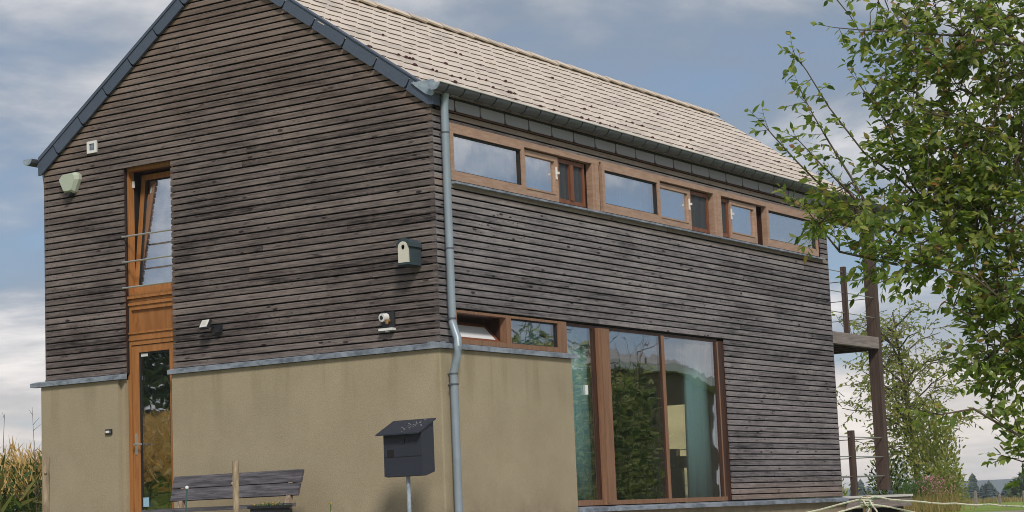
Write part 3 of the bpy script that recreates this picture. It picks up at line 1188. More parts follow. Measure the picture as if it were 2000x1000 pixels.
mb.tube([(SX + 0.006, hy, -0.855), (SX - 0.045, hy, -0.855), (SX - 0.048, hy - 0.02, -0.855), (SX - 0.048, hy - 0.135, -0.858)], 0.010, 8)
mb.tube([(SX + 0.006, hy, -0.93), (SX - 0.002, hy, -0.93)], 0.012, 8)
part('handle', mb, M['steel'], door, True)
mb = MB()
mb.box(SX + 0.031, SX + 0.0335, yd1 - 0.235, yd1 - 0.125, 0.195, 0.235)
part('sticker', mb, M['sticker'], door)
mb = MB()
mb.box(SX + 0.031, SX + 0.0335, yd1 - 0.215, yd1 - 0.125, -1.60, -1.49)
part('sticker', mb, M['sticker_blue'], door, label='pale blue sticker')


# --- roof
def roof_z(y):
    """top surface of the tiles on the window side, y from the eave"""
    return 2.795 + 0.695 * y


mb = MB()
for s in (0, 1):
    pts = [(0.05, 2.63), (3.0, 4.68), (3.0, 4.84), (-0.06, 2.72)]
    if s:
        pts = [(6.0 - y, z) for y, z in pts]
    mb.prism(pts, 'x', 0.06, 12.70)
part('roof_deck', mb, M['membrane'], house)

SL = math.atan(0.695)
EXPO, TW = 0.268, 0.302
NCOL, NROW = 42, 14


def tile_mesh():
    mb = MB()
    # local: x along the eave, y up the slope, z out of the roof; nose at y = 0 carries the lap, right edge lies over its neighbour
    w2, ln, th = TW / 2 + 0.002, EXPO + 0.07, 0.011
    zs = lambda x, y: 0.016 * (1 - y / ln) + 0.0045 * (x / w2)
    top = [(-w2, 0.006), (-w2 + 0.012, 0.0), (w2 - 0.012, 0.0), (w2, 0.006), (w2, ln), (-w2, ln)]
    v = [(x, y, zs(x, y) + th) for x, y in top] + [(x, y, zs(x, y)) for x, y in top]
    n = 6
    mb.add(v, [tuple(range(n)), tuple(range(2 * n - 1, n - 1, -1))] + [(i, (i + 1) % n, n + (i + 1) % n, n + i) for i in range(n)])
    for i in range(2, 5):
        mb.m[i] = 1
    return mb


tile_mb = tile_mesh()
tile_me = tile_mb.mesh('roof_tile', [M['tile'], M['tile_nose']])


def slope_frame(x, s, side=0):
    """matrix at distance s up the slope from the eave line"""
    y = -0.10 + s * math.cos(SL)
    z = roof_z(y) - 0.047
    tilt = SL
    if s < 0.01:
        # the first course is kicked up by the eave batten
        z += 0.025
        tilt = SL - 0.07
    yy = y
    if side:
        return Matrix.Translation((x, 6.0 - yy, z)) @ Euler((0, 0, math.pi)).to_matrix().to_4x4() @ Euler((tilt, 0, 0)).to_matrix().to_4x4()
    return Matrix.Translation((x, yy, z)) @ Euler((tilt, 0, 0)).to_matrix().to_4x4()


rest = MB()
left_tiles = MB()
for c in range(NCOL):
    for r in range(NROW):
        for side in (0, 1):
            x = (-0.045 if side == 0 else 0.0) + TW * (c + 0.5)
            s = r * EXPO
            jit = Euler((random.gauss(0, 0.003), random.gauss(0, 0.004), random.gauss(0, 0.003))).to_matrix().to_4x4()
            Mx = slope_frame(x + random.gauss(0, 0.002), s + (random.gauss(0, 0.004) if r else 0.0), side) @ jit
            if side == 0 and c < 21:
                o = link('roof_tile', tile_me, house)
                o.matrix_basis = Mx
            else:
                tgt = rest if side == 0 else left_tiles
                tgt.add([Mx @ Vector(v) for v in tile_mb.v], tile_mb.f)
                tgt.m[-len(tile_mb.m):] = tile_mb.m
o = link('roof_tiles', rest.mesh('roof_tiles', [M['tile'], M['tile_nose']]), house)
o['kind'] = 'stuff'
o['label'] = 'far roof tiles in even courses, beige from painted sky sheen'
o = link('roof_tiles', left_tiles.mesh('roof_tiles', [M['tile'], M['tile_nose']]), house)
o['kind'] = 'stuff'
o['label'] = 'roof tiles of the far slope'
# small cushions of moss caught under the noses of the lower tiles
mb = MB()
for k in range(110):
    c = random.random() ** 1.2 * 12.2 + 0.2
    r = int(min(13, abs(random.gauss(0, 3.2)) + 1))
    if random.random() < 0.12:
        r = random.randint(2, 11)
    Mx = slope_frame(c, r * EXPO) @ Matrix.Translation((0, -0.012, 0.024))
    a, b, h = random.uniform(0.014, 0.045), random.uniform(0.012, 0.026), random.uniform(0.008, 0.020)
    ring = [Mx @ Vector((a * math.cos(q), b * math.sin(q), 0)) for q in [2 * math.pi * i / 7 for i in range(7)]]
    ring2 = [Mx @ Vector((0.6 * a * math.cos(q + 0.3), 0.6 * b * math.sin(q + 0.3), h)) for q in [2 * math.pi * i / 7 for i in range(7)]]
    tip = Mx @ Vector((0, 0, h * 1.15))
    mb.add(ring + ring2 + [tip], [(i, (i + 1) % 7, 7 + (i + 1) % 7, 7 + i) for i in range(7)] + [(7 + i, 7 + (i + 1) % 7, 14) for i in range(7)])
o = part('moss', mb, M['moss'], house)
o['kind'] = 'stuff'

# ridge tiles
mb = MB()
prof_o = [(-0.115, -0.075), (-0.075, -0.028), (-0.03, 0.0), (0.03, 0.0), (0.075, -0.028), (0.115, -0.075)]
prof_i = [(a * 0.86, b - 0.016) for a, b in reversed(prof_o)]
v = []
for x, sc, dz_ in ((0.0, 1.06, 0.012), (0.045, 1.05, 0.011), (0.362, 1.0, 0.0)):
    v += [(x, a * sc, b + dz_) for a, b in prof_o + prof_i]
n = 12
fs = []
for k in range(2):
    fs += [(k * n + i, k * n + (i + 1) % n, (k + 1) * n + (i + 1) % n, (k + 1) * n + i) for i in range(n)]
fs += [tuple(range(n - 1, -1, -1)), tuple(range(2 * n, 3 * n))]
mb.add(v, fs)
ridge_me = mb.mesh('ridge_tile', M['tile'])
for k in range(34):
    o = link('ridge_tile', ridge_me, house)
    o.location = (-0.05 + 0.377 * k, 3.0, 4.898 + random.gauss(0, 0.002))
    o.rotation_euler = (random.gauss(0, 0.01), random.gauss(0, 0.006), random.gauss(0, 0.006))


# verge slates on the gable
def verge_slates(side):
    x0, x1 = -0.048, -0.018
    n = 7
    yjs = [-0.02, 0.30, 0.735, 1.165, 1.595, 2.02, 2.45, 3.0]
    for a, b in zip(yjs[:-1], yjs[1:]):
        mb = MB()
        g = 0.006
        a2, b2 = a + g, b - (g if b < 3 else 0)
        # rounded lower corner, joint square to the slope
        def pt(y, t):   # t: 0 lower edge, 1 upper edge of the board
            lo = 2.598 + 0.711 * y
            hi_y = y - 0.075 * t
            return (hi_y, (lo + 0.135 * t) if False else lo * (1 - t) + t * (2.785 + 0.700 * hi_y + 0.0))
        pts = []
        if a < 0:
            pts = [(-0.045, 2.595), (0.004, 2.598)]
        else:
            p0, p1 = pt(a2, 0.0), pt(a2, 0.25)
            pts = [(p0[0] + 0.045, p0[1] + 0.033), (p0[0] + 0.012, p0[1] + 0.020), p1]
            pts = [pts[2], pts[1], pts[0]]
        if b >= 3:
            low = [(3.0, 2.598 + 0.711 * 3.0 - 0.002)]
            high = [(3.0, 2.785 + 0.70 * 3.0)]
        else:
            low = [pt(b2 + 0.0, 0.0)]
            high = [pt(b2, 1.0)]
        if a < 0:
            up = [(-0.045, 2.785 - 0.02)]
        else:
            up = [pt(a2, 1.0)]
        poly = pts + low + high + up
        if side:
            poly = [(6.0 - y, z) for y, z in poly][::-1]
        j = random.uniform(-0.003, 0.003)
        mb.prism(poly, 'x', x0 + j, x1)
        part('verge_slate', mb, M['verge'], house)
    # the board behind them
    mb = MB()
    poly = [(0.0, 2.61), (3.0, 4.742), (3.0, 4.86), (-0.03, 2.755)]
    if side:
        poly = [(6.0 - y, z) for y, z in poly][::-1]
    mb.prism(poly, 'x', -0.0175, 0.058)
    part('verge_board', mb, M['membrane'], house)
    # drip edge where tiles meet the verge
    mb = MB()
    poly = [(-0.03, 2.768), (3.0, 4.888), (3.0, 4.905 + 0.02 * side), (-0.03, 2.785 + 0.035 * side)]
    if side:
        poly = [(6.0 - y, z) for y, z in poly][::-1]
    mb.prism(poly, 'x', -0.060, 0.02)
    part('drip_edge', mb, M['verge'], house)


verge_slates(0)
verge_slates(1)
# returns of the verge round the corners
mb = MB()
mb.box(-0.046, 0.10, -0.062, -0.0465, 2.597, 2.76)
part('verge_slate', mb, M['verge'], house)
# fascia slates along the eave
jx = [0.103] + [0.401 + 0.506 * k for k in range(25)]
for a, b in zip(jx[:-1], jx[1:]):
    if a > 12.6:
        break
    b = min(b, 12.66)
    mb = MB()
    g = 0.012
    z0, z1 = 2.588, 2.80
    poly = [(a + g + 0.045, z0), (a + g + 0.014, z0 + 0.014), (a + g, z0 + 0.055), (a + g, z1), (b - g, z1), (b - g, z0)]
    j = random.uniform(-0.003, 0.003)
    mb.prism([(x, z) for x, z in poly], 'y', -0.040 + j, -0.026)
    part('fascia_slate', mb, M['slate'], house)
mb = MB()
mb.box(0.06, 12.67, -0.0255, 0.049, 2.60, 2.80)
part('fascia_board', mb, M['membrane'], house)
# batten just under the slates
mb = MB()
mb.box(0.10, L_HOUSE, -0.020, -0.003, 2.572, 2.587)
part('fascia_batten', mb, M['batten'], house)


# gutters
def gutter_seg(x0, x1, r, yc, zc):
    mb = MB()
    n = 9
    v = []
    for x, rr in ((x0, r * 0.93), (x0 + 0.012, r * 1.0), (x0 + 0.09, r * 1.02), (x1 - 0.012, r * 1.0), (x1, r * 0.93)):
        for k in range(n):
            a = math.pi + math.pi * k / (n - 1)
            v.append((x, yc + rr * math.cos(a), zc + rr * math.sin(a)))
        for k in range(n):
            a = 2 * math.pi - math.pi * k / (n - 1)
            v.append((x, yc + (rr - 0.006) * math.cos(a), zc + (rr - 0.006) * math.sin(a)))
    m = 2 * n
    fs = [tuple(range(m - 1, -1, -1)), tuple(range(4 * m, 5 * m))]
    for k in range(4):
        fs += [(k * m + i, k * m + (i + 1) % m, (k + 1) * m + (i + 1) % m, (k + 1) * m + i) for i in range(m)]
    mb.add(v, fs)
    return mb


END_R = [(0.205, 2.868), (-0.094, 2.864), (-0.118, 2.805), (-0.090, 2.703), (-0.062, 2.684), (0.010, 2.712), (0.115, 2.792)]
GR, GY, GZ = 0.080, -0.145, 2.806
xj = [-0.13, 0.045] + [0.045 + 0.313 * k for k in range(1, 41)]
for a, b in zip(xj[:-1], xj[1:]):
    part('gutter_segment', gutter_seg(a + 0.011, b - 0.011, GR, GY, GZ), M['gutter'], house, True)
mb = MB()
n = 9
pts = [(GY + GR * math.cos(math.pi + math.pi * k / (n - 1)), GZ + GR * math.sin(math.pi + math.pi * k / (n - 1))) for k in range(n)]
mb.prism(pts, 'x', -0.136, -0.128)
part('gutter_end', mb, M['zinc'], house)
mb = gutter_seg(-0.12, 12.6, GR * 0.84, GY, GZ)
part('gutter_liner', mb, M['rubber'], house, True)
part('gutter', gutter_seg(-0.13, 12.6, GR, 6.0 - GY, GZ + 0.0), M['gutter'], house, True)
mb = MB()
mb.prism([(6.0 - y, z) for y, z in pts], 'x', -0.136, -0.131)
part('gutter_end', mb, M['zinc'], house)
mb = MB()
mb.tube([(0.12, 6.11, 2.73), (0.12, 6.07, 2.55), (0.12, 6.05, 2.4), (0.12, 6.05, 0.05), (0.12, 6.13, -0.08), (0.12, 6.09, -0.3), (0.12, 6.09, -2.2)], 0.042, 10)
part('downpipe', mb, M['pipe'], house, True)

# downpipe at the near corner
mb = MB()
px = 0.145
pts = [(px - 0.005, GY + 0.035, GZ - 0.05), (px, -0.088, 2.66), (px, -0.082, 2.55), (px, -0.082, 1.4), (px, -0.082, 0.30), (px, -0.085, 0.22), (px - 0.010, -0.115, 0.13), (px - 0.03, -0.165, 0.03),
       (px - 0.045, -0.180, -0.06), (px - 0.05, -0.168, -0.15), (px - 0.05, -0.135, -0.25), (px - 0.05, -0.112, -0.33), (px - 0.05, -0.112, -0.5), (px - 0.05, -0.112, -2.2)]
mb.tube(pts, 0.044, 14)
part('downpipe', mb, M['pipe'], house, True)
for (bx, by, bz, r) in ((px, -0.082, 2.30, 0.047), (px, -0.082, 1.02, 0.047), (px, -0.083, 0.255, 0.047), (px - 0.05, -0.112, -0.345, 0.049), (px - 0.05, -0.112, -0.46, 0.050), (px - 0.05, -0.112, -1.86, 0.050)):
    mb = MB()
    mb.tube([(bx, by, bz - 0.008), (bx, by, bz + 0.008)], r, 14)
    if bz < -0.4:
        mb.box(bx - 0.085, bx + 0.085, by - 0.006, by + 0.006, bz - 0.006, bz + 0.006)
    mb.box(bx - 0.01, bx + 0.01, by, min(0.0, by + 0.09), bz - 0.006, bz + 0.006)
    part('pipe_clamp', mb, M['gutter'], house, True)
mb = MB()
mb.tube([(-0.13, GY - GR - 0.003, GZ + 0.004), (12.6, GY - GR - 0.003, GZ + 0.004)], 0.0085, 8)
part('gutter_bead', mb, M['pale_zinc'], house, True)
mb = MB()
mb.prism(END_R, 'x', -0.068, -0.052)
part('gutter_end', mb, M['zinc'], house)
# roof overhang timber at the far end
mb = MB()
mb.box(10.40, 12.62, 0.02, 0.16, 2.44, 2.60)
part('eave_beam', mb, M['brown_timber'], house)
mb = MB()
mb.box(10.40, 12.66, 0.17, 0.30, 2.55, 2.60)
part('eave_beam', mb, M['brown_timber'], house)

# --- rooms
mb = MB()
mb.box(0.30, 10.12, 0.30, 5.70, -1.86, -1.82)
part('ground_floor', mb, M['inner_floor'], house)
mb = MB()
mb.box(0.31, 10.11, 0.31, 5.69, 0.62, 0.78)
part('upper_floor', mb, M['inner_brown'], house)
mb = MB()
mb.box(0.31, 10.11, 2.0, 2.1, 0.78, 2.9)
mb.box(3.40, 3.46, 0.31, 1.99, 0.78, 2.9)
mb.box(0.31, 2.4, 2.4, 2.5, -1.82, 0.62)
part('inner_wall', mb, M['inner_brown'], house)
mb = MB()
mb.box(0.31, 10.11, 0.31, 1.99, 2.72, 2.76)
part('ceiling', mb, M['inner_brown'], house)


# --- curtains and furniture behind the glass
def curtain(x0, x1, y, z0, z1, mat, label, group, waves=7, amp=0.03, lean=0.0):
    mb = MB()
    n = waves * 8
    pts = []
    for i in range(n + 1):
        u = i / n
        pts.append((x0 + (x1 - x0) * u, y + amp * math.sin(u * waves * 2 * math.pi) + amp * 0.4 * math.sin(u * 17.3 + x0)))
    vs = []
    for z, sq in ((z0, 1.0), ((z0 + z1) / 2, 0.94), (z1, 0.86)):
        c = (x0 + x1) / 2 + lean * (z - z0)
        vs += [((x - (x0 + x1) / 2) * sq + c, yy, z) for x, yy in pts]
    m = n + 1
    fs = [(k * m + i, k * m + i + 1, (k + 1) * m + i + 1, (k + 1) * m + i) for k in range(2) for i in range(n)]
    mb.add(vs, fs)
    me = mb.mesh('curtain', mat, True, ((x0 + x1) / 2, y, z0))
    o = link('curtain', me)
    o.location = ((x0 + x1) / 2, y, z0)
    s = o.modifiers.new('thickness', 'SOLIDIFY')
    s.thickness = 0.004
    return tag(o, label, 'curtain', group)


GC = 'turquoise curtains inside the garden window'
curtain(2.80, 3.62, 0.24, -1.78, 0.33, M['curtain_teal'], 'turquoise curtain in the narrow pane beside the plaster wall', GC, 5, 0.035, 0.0)
curtain(6.20, 7.25, 0.36, -1.80, 0.33, M['curtain_teal'], 'turquoise curtain drawn aside at the far end of the garden window', GC, 7, 0.045)
GU = 'pale curtains inside the upper windows'
curtain(1.15, 1.75, 0.22, ZB - 0.1, ZT, M['curtain_pale'], 'pale blue curtain in the first upper window from the downpipe', GU, 6, 0.02)
curtain(2.30, 2.52, 0.22, ZB - 0.1, ZT, M['curtain_pale'], 'narrow pale curtain edge behind the first sliding sash', GU, 3, 0.015)
curtain(4.40, 5.02, 0.22, ZB - 0.1, ZT, M['curtain_pale'], 'pale blue curtain in the middle upper window', GU, 6, 0.02)
curtain(5.20, 5.45, 0.22, ZB - 0.1, ZT, M['curtain_pale'], 'pale curtain behind the middle sliding sash', GU, 3, 0.02)
curtain(7.30, 7.80, 0.22, ZB - 0.1, ZT, M['curtain_pale'], 'pale curtain behind the last sliding sash', GU, 5, 0.02)
curtain(8.45, 9.75, 0.24, ZB - 0.1, ZT, M['curtain_pale'], 'wide pale curtain filling the last upper window', GU, 9, 0.02)
curtain(1.95, 2.44, 0.26, -0.05, 0.38, M['curtain_teal'], 'turquoise curtain end in the low window above the plaster', GC, 4, 0.02)

t_ = thing('sideboard', (9.0, 2.6, -1.82), 'brown sideboard seen through the garden window', 'sideboard')
mb = MB()
mb.box(8.3, 9.9, 2.35, 2.85, -1.25, -1.08)
part('top', mb, M['inner_dark'], t_)
for x in (8.35, 9.8):
    mb = MB()
    mb.box(x, x + 0.06, 2.4, 2.8, -1.82, -1.251)
    part('leg', mb, M['inner_dark'], t_)
t_ = thing('chair', (7.2, 1.35, -1.82), 'black shell chair on splayed legs inside the garden window', 'chair')
mb = MB()
n = 12
v = []
for k, (rr, z) in enumerate(((0.12, -1.36), (0.24, -1.33), (0.28, -1.20), (0.29, -1.05), (0.27, -1.05), (0.25, -1.2), (0.10, -1.32))):
    v += [(7.2 + rr * math.cos(2 * math.pi * i / n), 1.35 + rr * math.sin(2 * math.pi * i / n), z) for i in range(n)]
fs = [(k * n + i, k * n + (i + 1) % n, (k + 1) * n + (i + 1) % n, (k + 1) * n + i) for k in range(6) for i in range(n)]
fs += [tuple(range(n - 1, -1, -1)), tuple(range(6 * n, 7 * n))]
mb.add(v, fs)
part('seat', mb, M['black'], t_, True)
for ax, ay in ((-1, -1), (1, -1), (-1, 1), (1, 1)):
    mb = MB()
    mb.tube([(7.2 + 0.07 * ax, 1.35 + 0.07 * ay, -1.35), (7.2 + 0.24 * ax, 1.35 + 0.24 * ay, -1.82)], 0.014, 6)
    part('leg', mb, M['black'], t_)

# ------------------------------------------------------------------ fittings on the gable
# vent
t_ = thing('wall_vent', (0, 5.13, 2.84), 'small white square vent grille high on the timber gable', 'vent')
mb = MB()
frame_x(mb, 5.052, 5.212, 2.765, 2.915, 0.035, 0.035, 0.032, 0.032, -0.022, 0.002)
part('frame', mb, M['white_plastic'], t_)
mb = MB()
mb.box(-0.004, 0.001, 5.086, 5.178, 2.796, 2.884)
part('back', mb, M['membrane'], t_)
for k in range(4):
    mb = MB()
    y = 5.098 + 0.0225 * k
    mb.box(-0.014, -0.006, y - 0.005, y + 0.006, 2.797, 2.883)
    part('slat', mb, M['zinc'], t_)
# siren
t_ = thing('alarm_siren', (0, 5.49, 2.43), 'pale green tapered alarm siren on the gable left of the tall window', 'alarm')
outer = [(5.60, 2.548), (5.66, 2.50), (5.655, 2.46), (5.575, 2.315), (5.54, 2.300), (5.43, 2.300), (5.40, 2.315), (5.325, 2.46), (5.325, 2.52), (5.38, 2.556)]
inner = [(5.49 + (y - 5.49) * 0.78, 2.44 + (z - 2.44) * 0.80) for y, z in outer]
mb = MB()
n = len(outer)
v = [(-0.002, y, z) for y, z in outer] + [(-0.05, y, z) for y, z in outer] + [(-0.095, y, z) for y, z in inner]
fs = [tuple(range(n)), tuple(range(3 * n - 1, 2 * n - 1, -1))] + [(k * n + i, k * n + (i + 1) % n, (k + 1) * n + (i + 1) % n, (k + 1) * n + i) for k in (0, 1) for i in range(n)]
mb.add(v, fs)
part('cover', mb, M['siren'], t_)
mb = MB()
mb.prism([(5.555, 2.335), (5.43, 2.335), (5.44, 2.285), (5.47, 2.262), (5.51, 2.262), (5.545, 2.285)], 'x', -0.062, -0.055)
mb.prism([(5.54, 2.299), (5.44, 2.299), (5.45, 2.28), (5.47, 2.265), (5.51, 2.265), (5.53, 2.28)], 'x', -0.085, -0.003)
part('lamp_lens', mb, M['black'], t_)
# floodlight
t_ = thing('floodlight', (0, 3.15, 0.46), 'small floodlight with white lens on the timber right of the door', 'light')
Rf = Matrix.Translation((-0.135, 3.21, 0.462)) @ Euler((0, math.radians(28), math.radians(-12))).to_matrix().to_4x4()
mb = MB()
mb.xbox(Rf, 0.035, 0.155, 0.115)
part('housing', mb, M['black'], t_)
mb = MB()
mb.xbox(Rf @ Matrix.Translation((-0.0215, 0.0, 0)), 0.008, 0.132, 0.094)
lens = part('lens', mb, M['white_plastic'], t_)
mb = MB()
mb.xbox(Rf @ Matrix.Translation((-0.027, 0.0, 0.006)), 0.003, 0.088, 0.056)
part('led_panel', mb, M['cream_front'], lens)
mb = MB()
mb.box(-0.11, 0.0, 3.19, 3.225, 0.435, 0.455)
mb.box(-0.012, 0.0, 3.07, 3.23, 0.35, 0.46)
mb.box(-0.06, -0.012, 3.075, 3.13, 0.365, 0.42)
part('bracket', mb, M['black'], t_)
# nest box
t_ = thing('nest_box', (0, 0.27, 0.85), 'dark teal nest box with white arched front near the corner downpipe', 'nest box')


def arch(w, z0, z1, n=7, cy=0.272):
    r = w / 2
    pts = [(cy - r, z0), (cy + r, z0)]
    for k in range(n):
        a = math.pi * k / (n - 1)
        pts.append((cy + r * math.cos(a), z1 - r + r * math.sin(a)))
    return pts


mb = MB()
mb.prism(arch(0.165, 0.845, 1.115), 'x', -0.20, -0.01)
part('body', mb, M['teal_box'], t_)
mb = MB()
mb.prism(arch(0.200, 1.015, 1.140)[2:], 'x', -0.225, -0.004)
part('roof', mb, M['teal_box'], t_)
mb = MB()
mb.prism(arch(0.128, 0.872, 1.102), 'x', -0.232, -0.201)
fr = part('front', mb, M['cream_front'], t_)
mb = MB()
mb.tube([(-0.234, 0.266, 1.045), (-0.228, 0.266, 1.045)], 0.021, 10)
mb.tube([(-0.234, 0.266, 1.03), (-0.228, 0.266, 1.03)], 0.018, 10)
part('entrance_hole', mb, M['membrane'], fr)
mb = MB()
mb.box(-0.236, -0.20, 0.19, 0.354, 0.848, 0.869)
part('ledge', mb, M['teal_box'], t_)
# socket on a plate
t_ = thing('wall_socket', (0, 0.66, 0.30), 'white round outlet with brass fitting on black square plate, white bar beneath', 'outlet')
mb = MB()
mb.box(-0.024, -0.002, 0.570, 0.745, 0.205, 0.385)
part('plate', mb, M['black'], t_)
mb = MB()
mb.tube([(-0.024, 0.675, 0.325), (-0.10, 0.685, 0.318)], 0.046, 12)
s_ = part('outlet', mb, M['white_plastic'], t_, True)
mb = MB()
mb.tube([(-0.100, 0.685, 0.318), (-0.103, 0.685, 0.318)], 0.024, 10)
part('opening', mb, M['black'], s_)
mb = MB()
mb.tube([(-0.024, 0.635, 0.285), (-0.065, 0.635, 0.27), (-0.075, 0.635, 0.255)], 0.020, 8)
part('fitting', mb, M['brass'], t_, True)
mb = MB()
mb.box(-0.075, -0.002, 0.568, 0.752, 0.176, 0.203)
mb.box(-0.06, -0.02, 0.64, 0.67, 0.160, 0.1755)
part('bar', mb, M['white_plastic'], t_)
# bell push
t_ = thing('bell_push', (PL, 4.875, -0.68), 'small black bell push on the plaster left of the door', 'doorbell')
mb = MB()
mb.box(PL - 0.022, PL + 0.002, 4.825, 4.928, -0.716, -0.655)
part('case', mb, M['black'], t_)
mb = MB()
mb.box(PL - 0.026, PL - 0.0225, 4.86, 4.915, -0.700, -0.672)
part('name_plate', mb, M['white_plastic'], t_)
mb = MB()
mb.box(PL - 0.027, PL - 0.0225, 4.835, 4.852, -0.698, -0.674)
part('button', mb, M['steel'], t_)

# ------------------------------------------------------------------ letter box
gx, gy = -0.74, -0.06
t_ = thing('letter_box', (gx, gy, gz(gx, gy)), 'dark letter box with pitched lid on a steel post before the plaster', 'letter box')
mb = MB()
YL, YR = 0.17, -0.315
mb.add([(-0.82, YL, -1.43), (-0.82, YL, -0.975), (-0.60, YL, -0.872), (-0.60, YL, -1.395),
        (-0.82, YR, -1.43), (-0.82, YR, -0.975), (-0.60, YR, -0.872), (-0.60, YR, -1.395),
        (-0.76, YL, -1.437), (-0.76, YR, -1.437)],
       [(0, 1, 2, 3, 8), (4, 9, 7, 6, 5), (0, 4, 5, 1), (1, 5, 6, 2), (2, 6, 7, 3), (3, 7, 9, 8), (8, 9, 4, 0)])
body = part('body', mb, M['anthracite'], t_)
mb = MB()
v = []
for (x, z) in ((-0.895, -1.008), (-0.575, -0.858)):
    for dz_ in (0.0, 0.014):
        for y in (0.215, -0.335):
            v.append((x, y, z + dz_))
mb.add(v, [(0, 1, 3, 2), (4, 6, 7, 5), (0, 4, 5, 1), (2, 3, 7, 6), (0, 2, 6, 4), (1, 5, 7, 3)])
lid = part('lid', mb, M['anthracite'], t_)
mb = MB()
random.seed(5)
for k in range(30):
    u, q = random.betavariate(3, 3), random.betavariate(2, 2)
    x = -0.88 + 0.29 * q
    y = 0.20 - 0.50 * min(1, max(0, random.gauss(0.66, 0.13) if k < 34 else random.random()))
    z = -1.008 + 0.15 * (x + 0.895) / 0.32 + 0.0145
    r = random.uniform(0.004, 0.013)
    pts = [(x + r * 0.8 * math.cos(a), y + r * math.sin(a)) for a in [i * math.pi / 3 + random.random() * 0.4 for i in range(6)]]
    mb.add([(a, b, z + 0.469 * (a - x) + 0.001) for a, b in pts] + [(x, y, z + 0.004)], [(i, (i + 1) % 6, 6) for i in range(6)])
part('lichen', mb, M['lichen'], lid)
mb = MB()
mb.box(-0.824, -0.819, 0.045, 0.125, -1.235, -1.155)
part('window_slot', mb, M['membrane'], body)
mb = MB()
mb.box(-0.826, -0.819, -0.165, -0.085, -1.085, -1.060)
mb.box(-0.832, -0.819, -0.105, -0.075, -1.095, -1.050)
part('lock', mb, M['black'], body)
mb = MB()
mb.box(-0.8225, -0.819, -0.31, 0.165, -1.236, -1.230)
part('door_gap', mb, M['membrane'], body)
mb = MB()
mb.tube([(-0.74, -0.075, gz(gx, gy) - 0.1), (-0.74, -0.075, -1.42)], 0.022, 10)
part('post', mb, M['zinc'], t_, True)

# ------------------------------------------------------------------ bench
gb = gz(-0.6, 2.5)
t_ = thing('garden_bench', (-0.6, 2.52, gb), 'grey weathered plank bench with two back boards against the plaster', 'bench')


def board_x(xa, za, xb, zb, th, y0, y1):
    """board lying between (xa,za) and (xb,zb), with thickness"""
    d = Vector((xb - xa, 0, zb - za)).normalized()
    n_ = Vector((d.z, 0, -d.x)) * th
    mb = MB()
    pts = [(xa, za), (xb, zb), (xb + n_.x, zb + n_.z), (xa + n_.x, za + n_.z)]
    mb.prism(pts, 'y', y0, y1)
    return mb


b0, b1 = 1.575, 3.455
part('back_board', board_x(-0.475, -1.418, -0.430, -1.283, 0.032, b0, b1 + 0.01), M['bench_timber'], t_)
part('back_board', board_x(-0.520, -1.558, -0.478, -1.428, 0.032, b0 + 0.01, b1), M['bench_timber'], t_)
for (xa, xb, dz_) in ((-0.68, -0.545, 0.0), (-0.825, -0.69, -0.004), (-0.97, -0.835, -0.008)):
    mb = MB()
    mb.box(xa, xb, b0 + 0.01, b1 + 0.02, -1.685 + dz_, -1.645 + dz_)
    part('seat_board', mb, M['bench_timber'], t_)
for y in (1.72, 3.30):
    mb = MB()
    mb.prism([(-0.56, -1.70), (-0.50, -1.70), (-0.41, -1.33), (-0.444, -1.33)], 'y', y - 0.03, y + 0.03)
    part('back_post', mb, M['stake'], t_)
    mb = MB()
    mb.box(-0.95, -0.89, y - 0.035, y + 0.035, gb - 0.02, -1.695)
    part('leg', mb, M['bench_timber'], t_)
    mb = MB()
    mb.box(-0.56, -0.49, y - 0.035, y + 0.035, gb - 0.02, -1.702)
    part('leg', mb, M['bench_timber'], t_)

# planter with yellow flowers in front of the bench's right end
gp = gz(-1.25, 1.45)
t_ = thing('flower_planter', (-1.25, 1.5, gp), 'dark planter box with yellow flowers before the bench', 'planter')
mb = MB()
mb.box(-1.40, -1.12, 1.20, 1.50, gp - 0.02, -1.70)
mb.box(-1.42, -1.10, 1.18, 1.52, -1.70, -1.672)
part('box', mb, M['black'], t_)
# ------------------------------------------------------------------ foliage helpers
LEAF_V = np.array([(0, 0, 0), (0.30, 0.25, 0.05), (0.26, 0.62, 0.05), (0, 1.0, -0.06), (-0.26, 0.62, 0.05), (-0.30, 0.25, 0.05), (0, 0.30, -0.02), (0, 0.66, -0.03)], float)
LEAF_F = [(0, 1, 6), (1, 2, 7, 6), (2, 3, 7), (0, 6, 5), (6, 7, 4, 5), (7, 3, 4)]
BLADE_V = np.array([(-0.5, 0, 0), (0.5, 0, 0), (0.32, 0.55, 0.06), (-0.32, 0.55, 0.06), (0, 1, 0.0)], float)
BLADE_F = [(0, 1, 2, 3), (3, 2, 4)]


def leaf_frames(pos, direction, normal_hint):
    """rotation matrices with y along direction"""
    d = direction / np.linalg.norm(direction, axis=1, keepdims=True)
    x = np.cross(d, normal_hint)
    x /= np.maximum(np.linalg.norm(x, axis=1, keepdims=True), 1e-6)
    z = np.cross(x, d)
    return np.stack([x, d, z], axis=2)


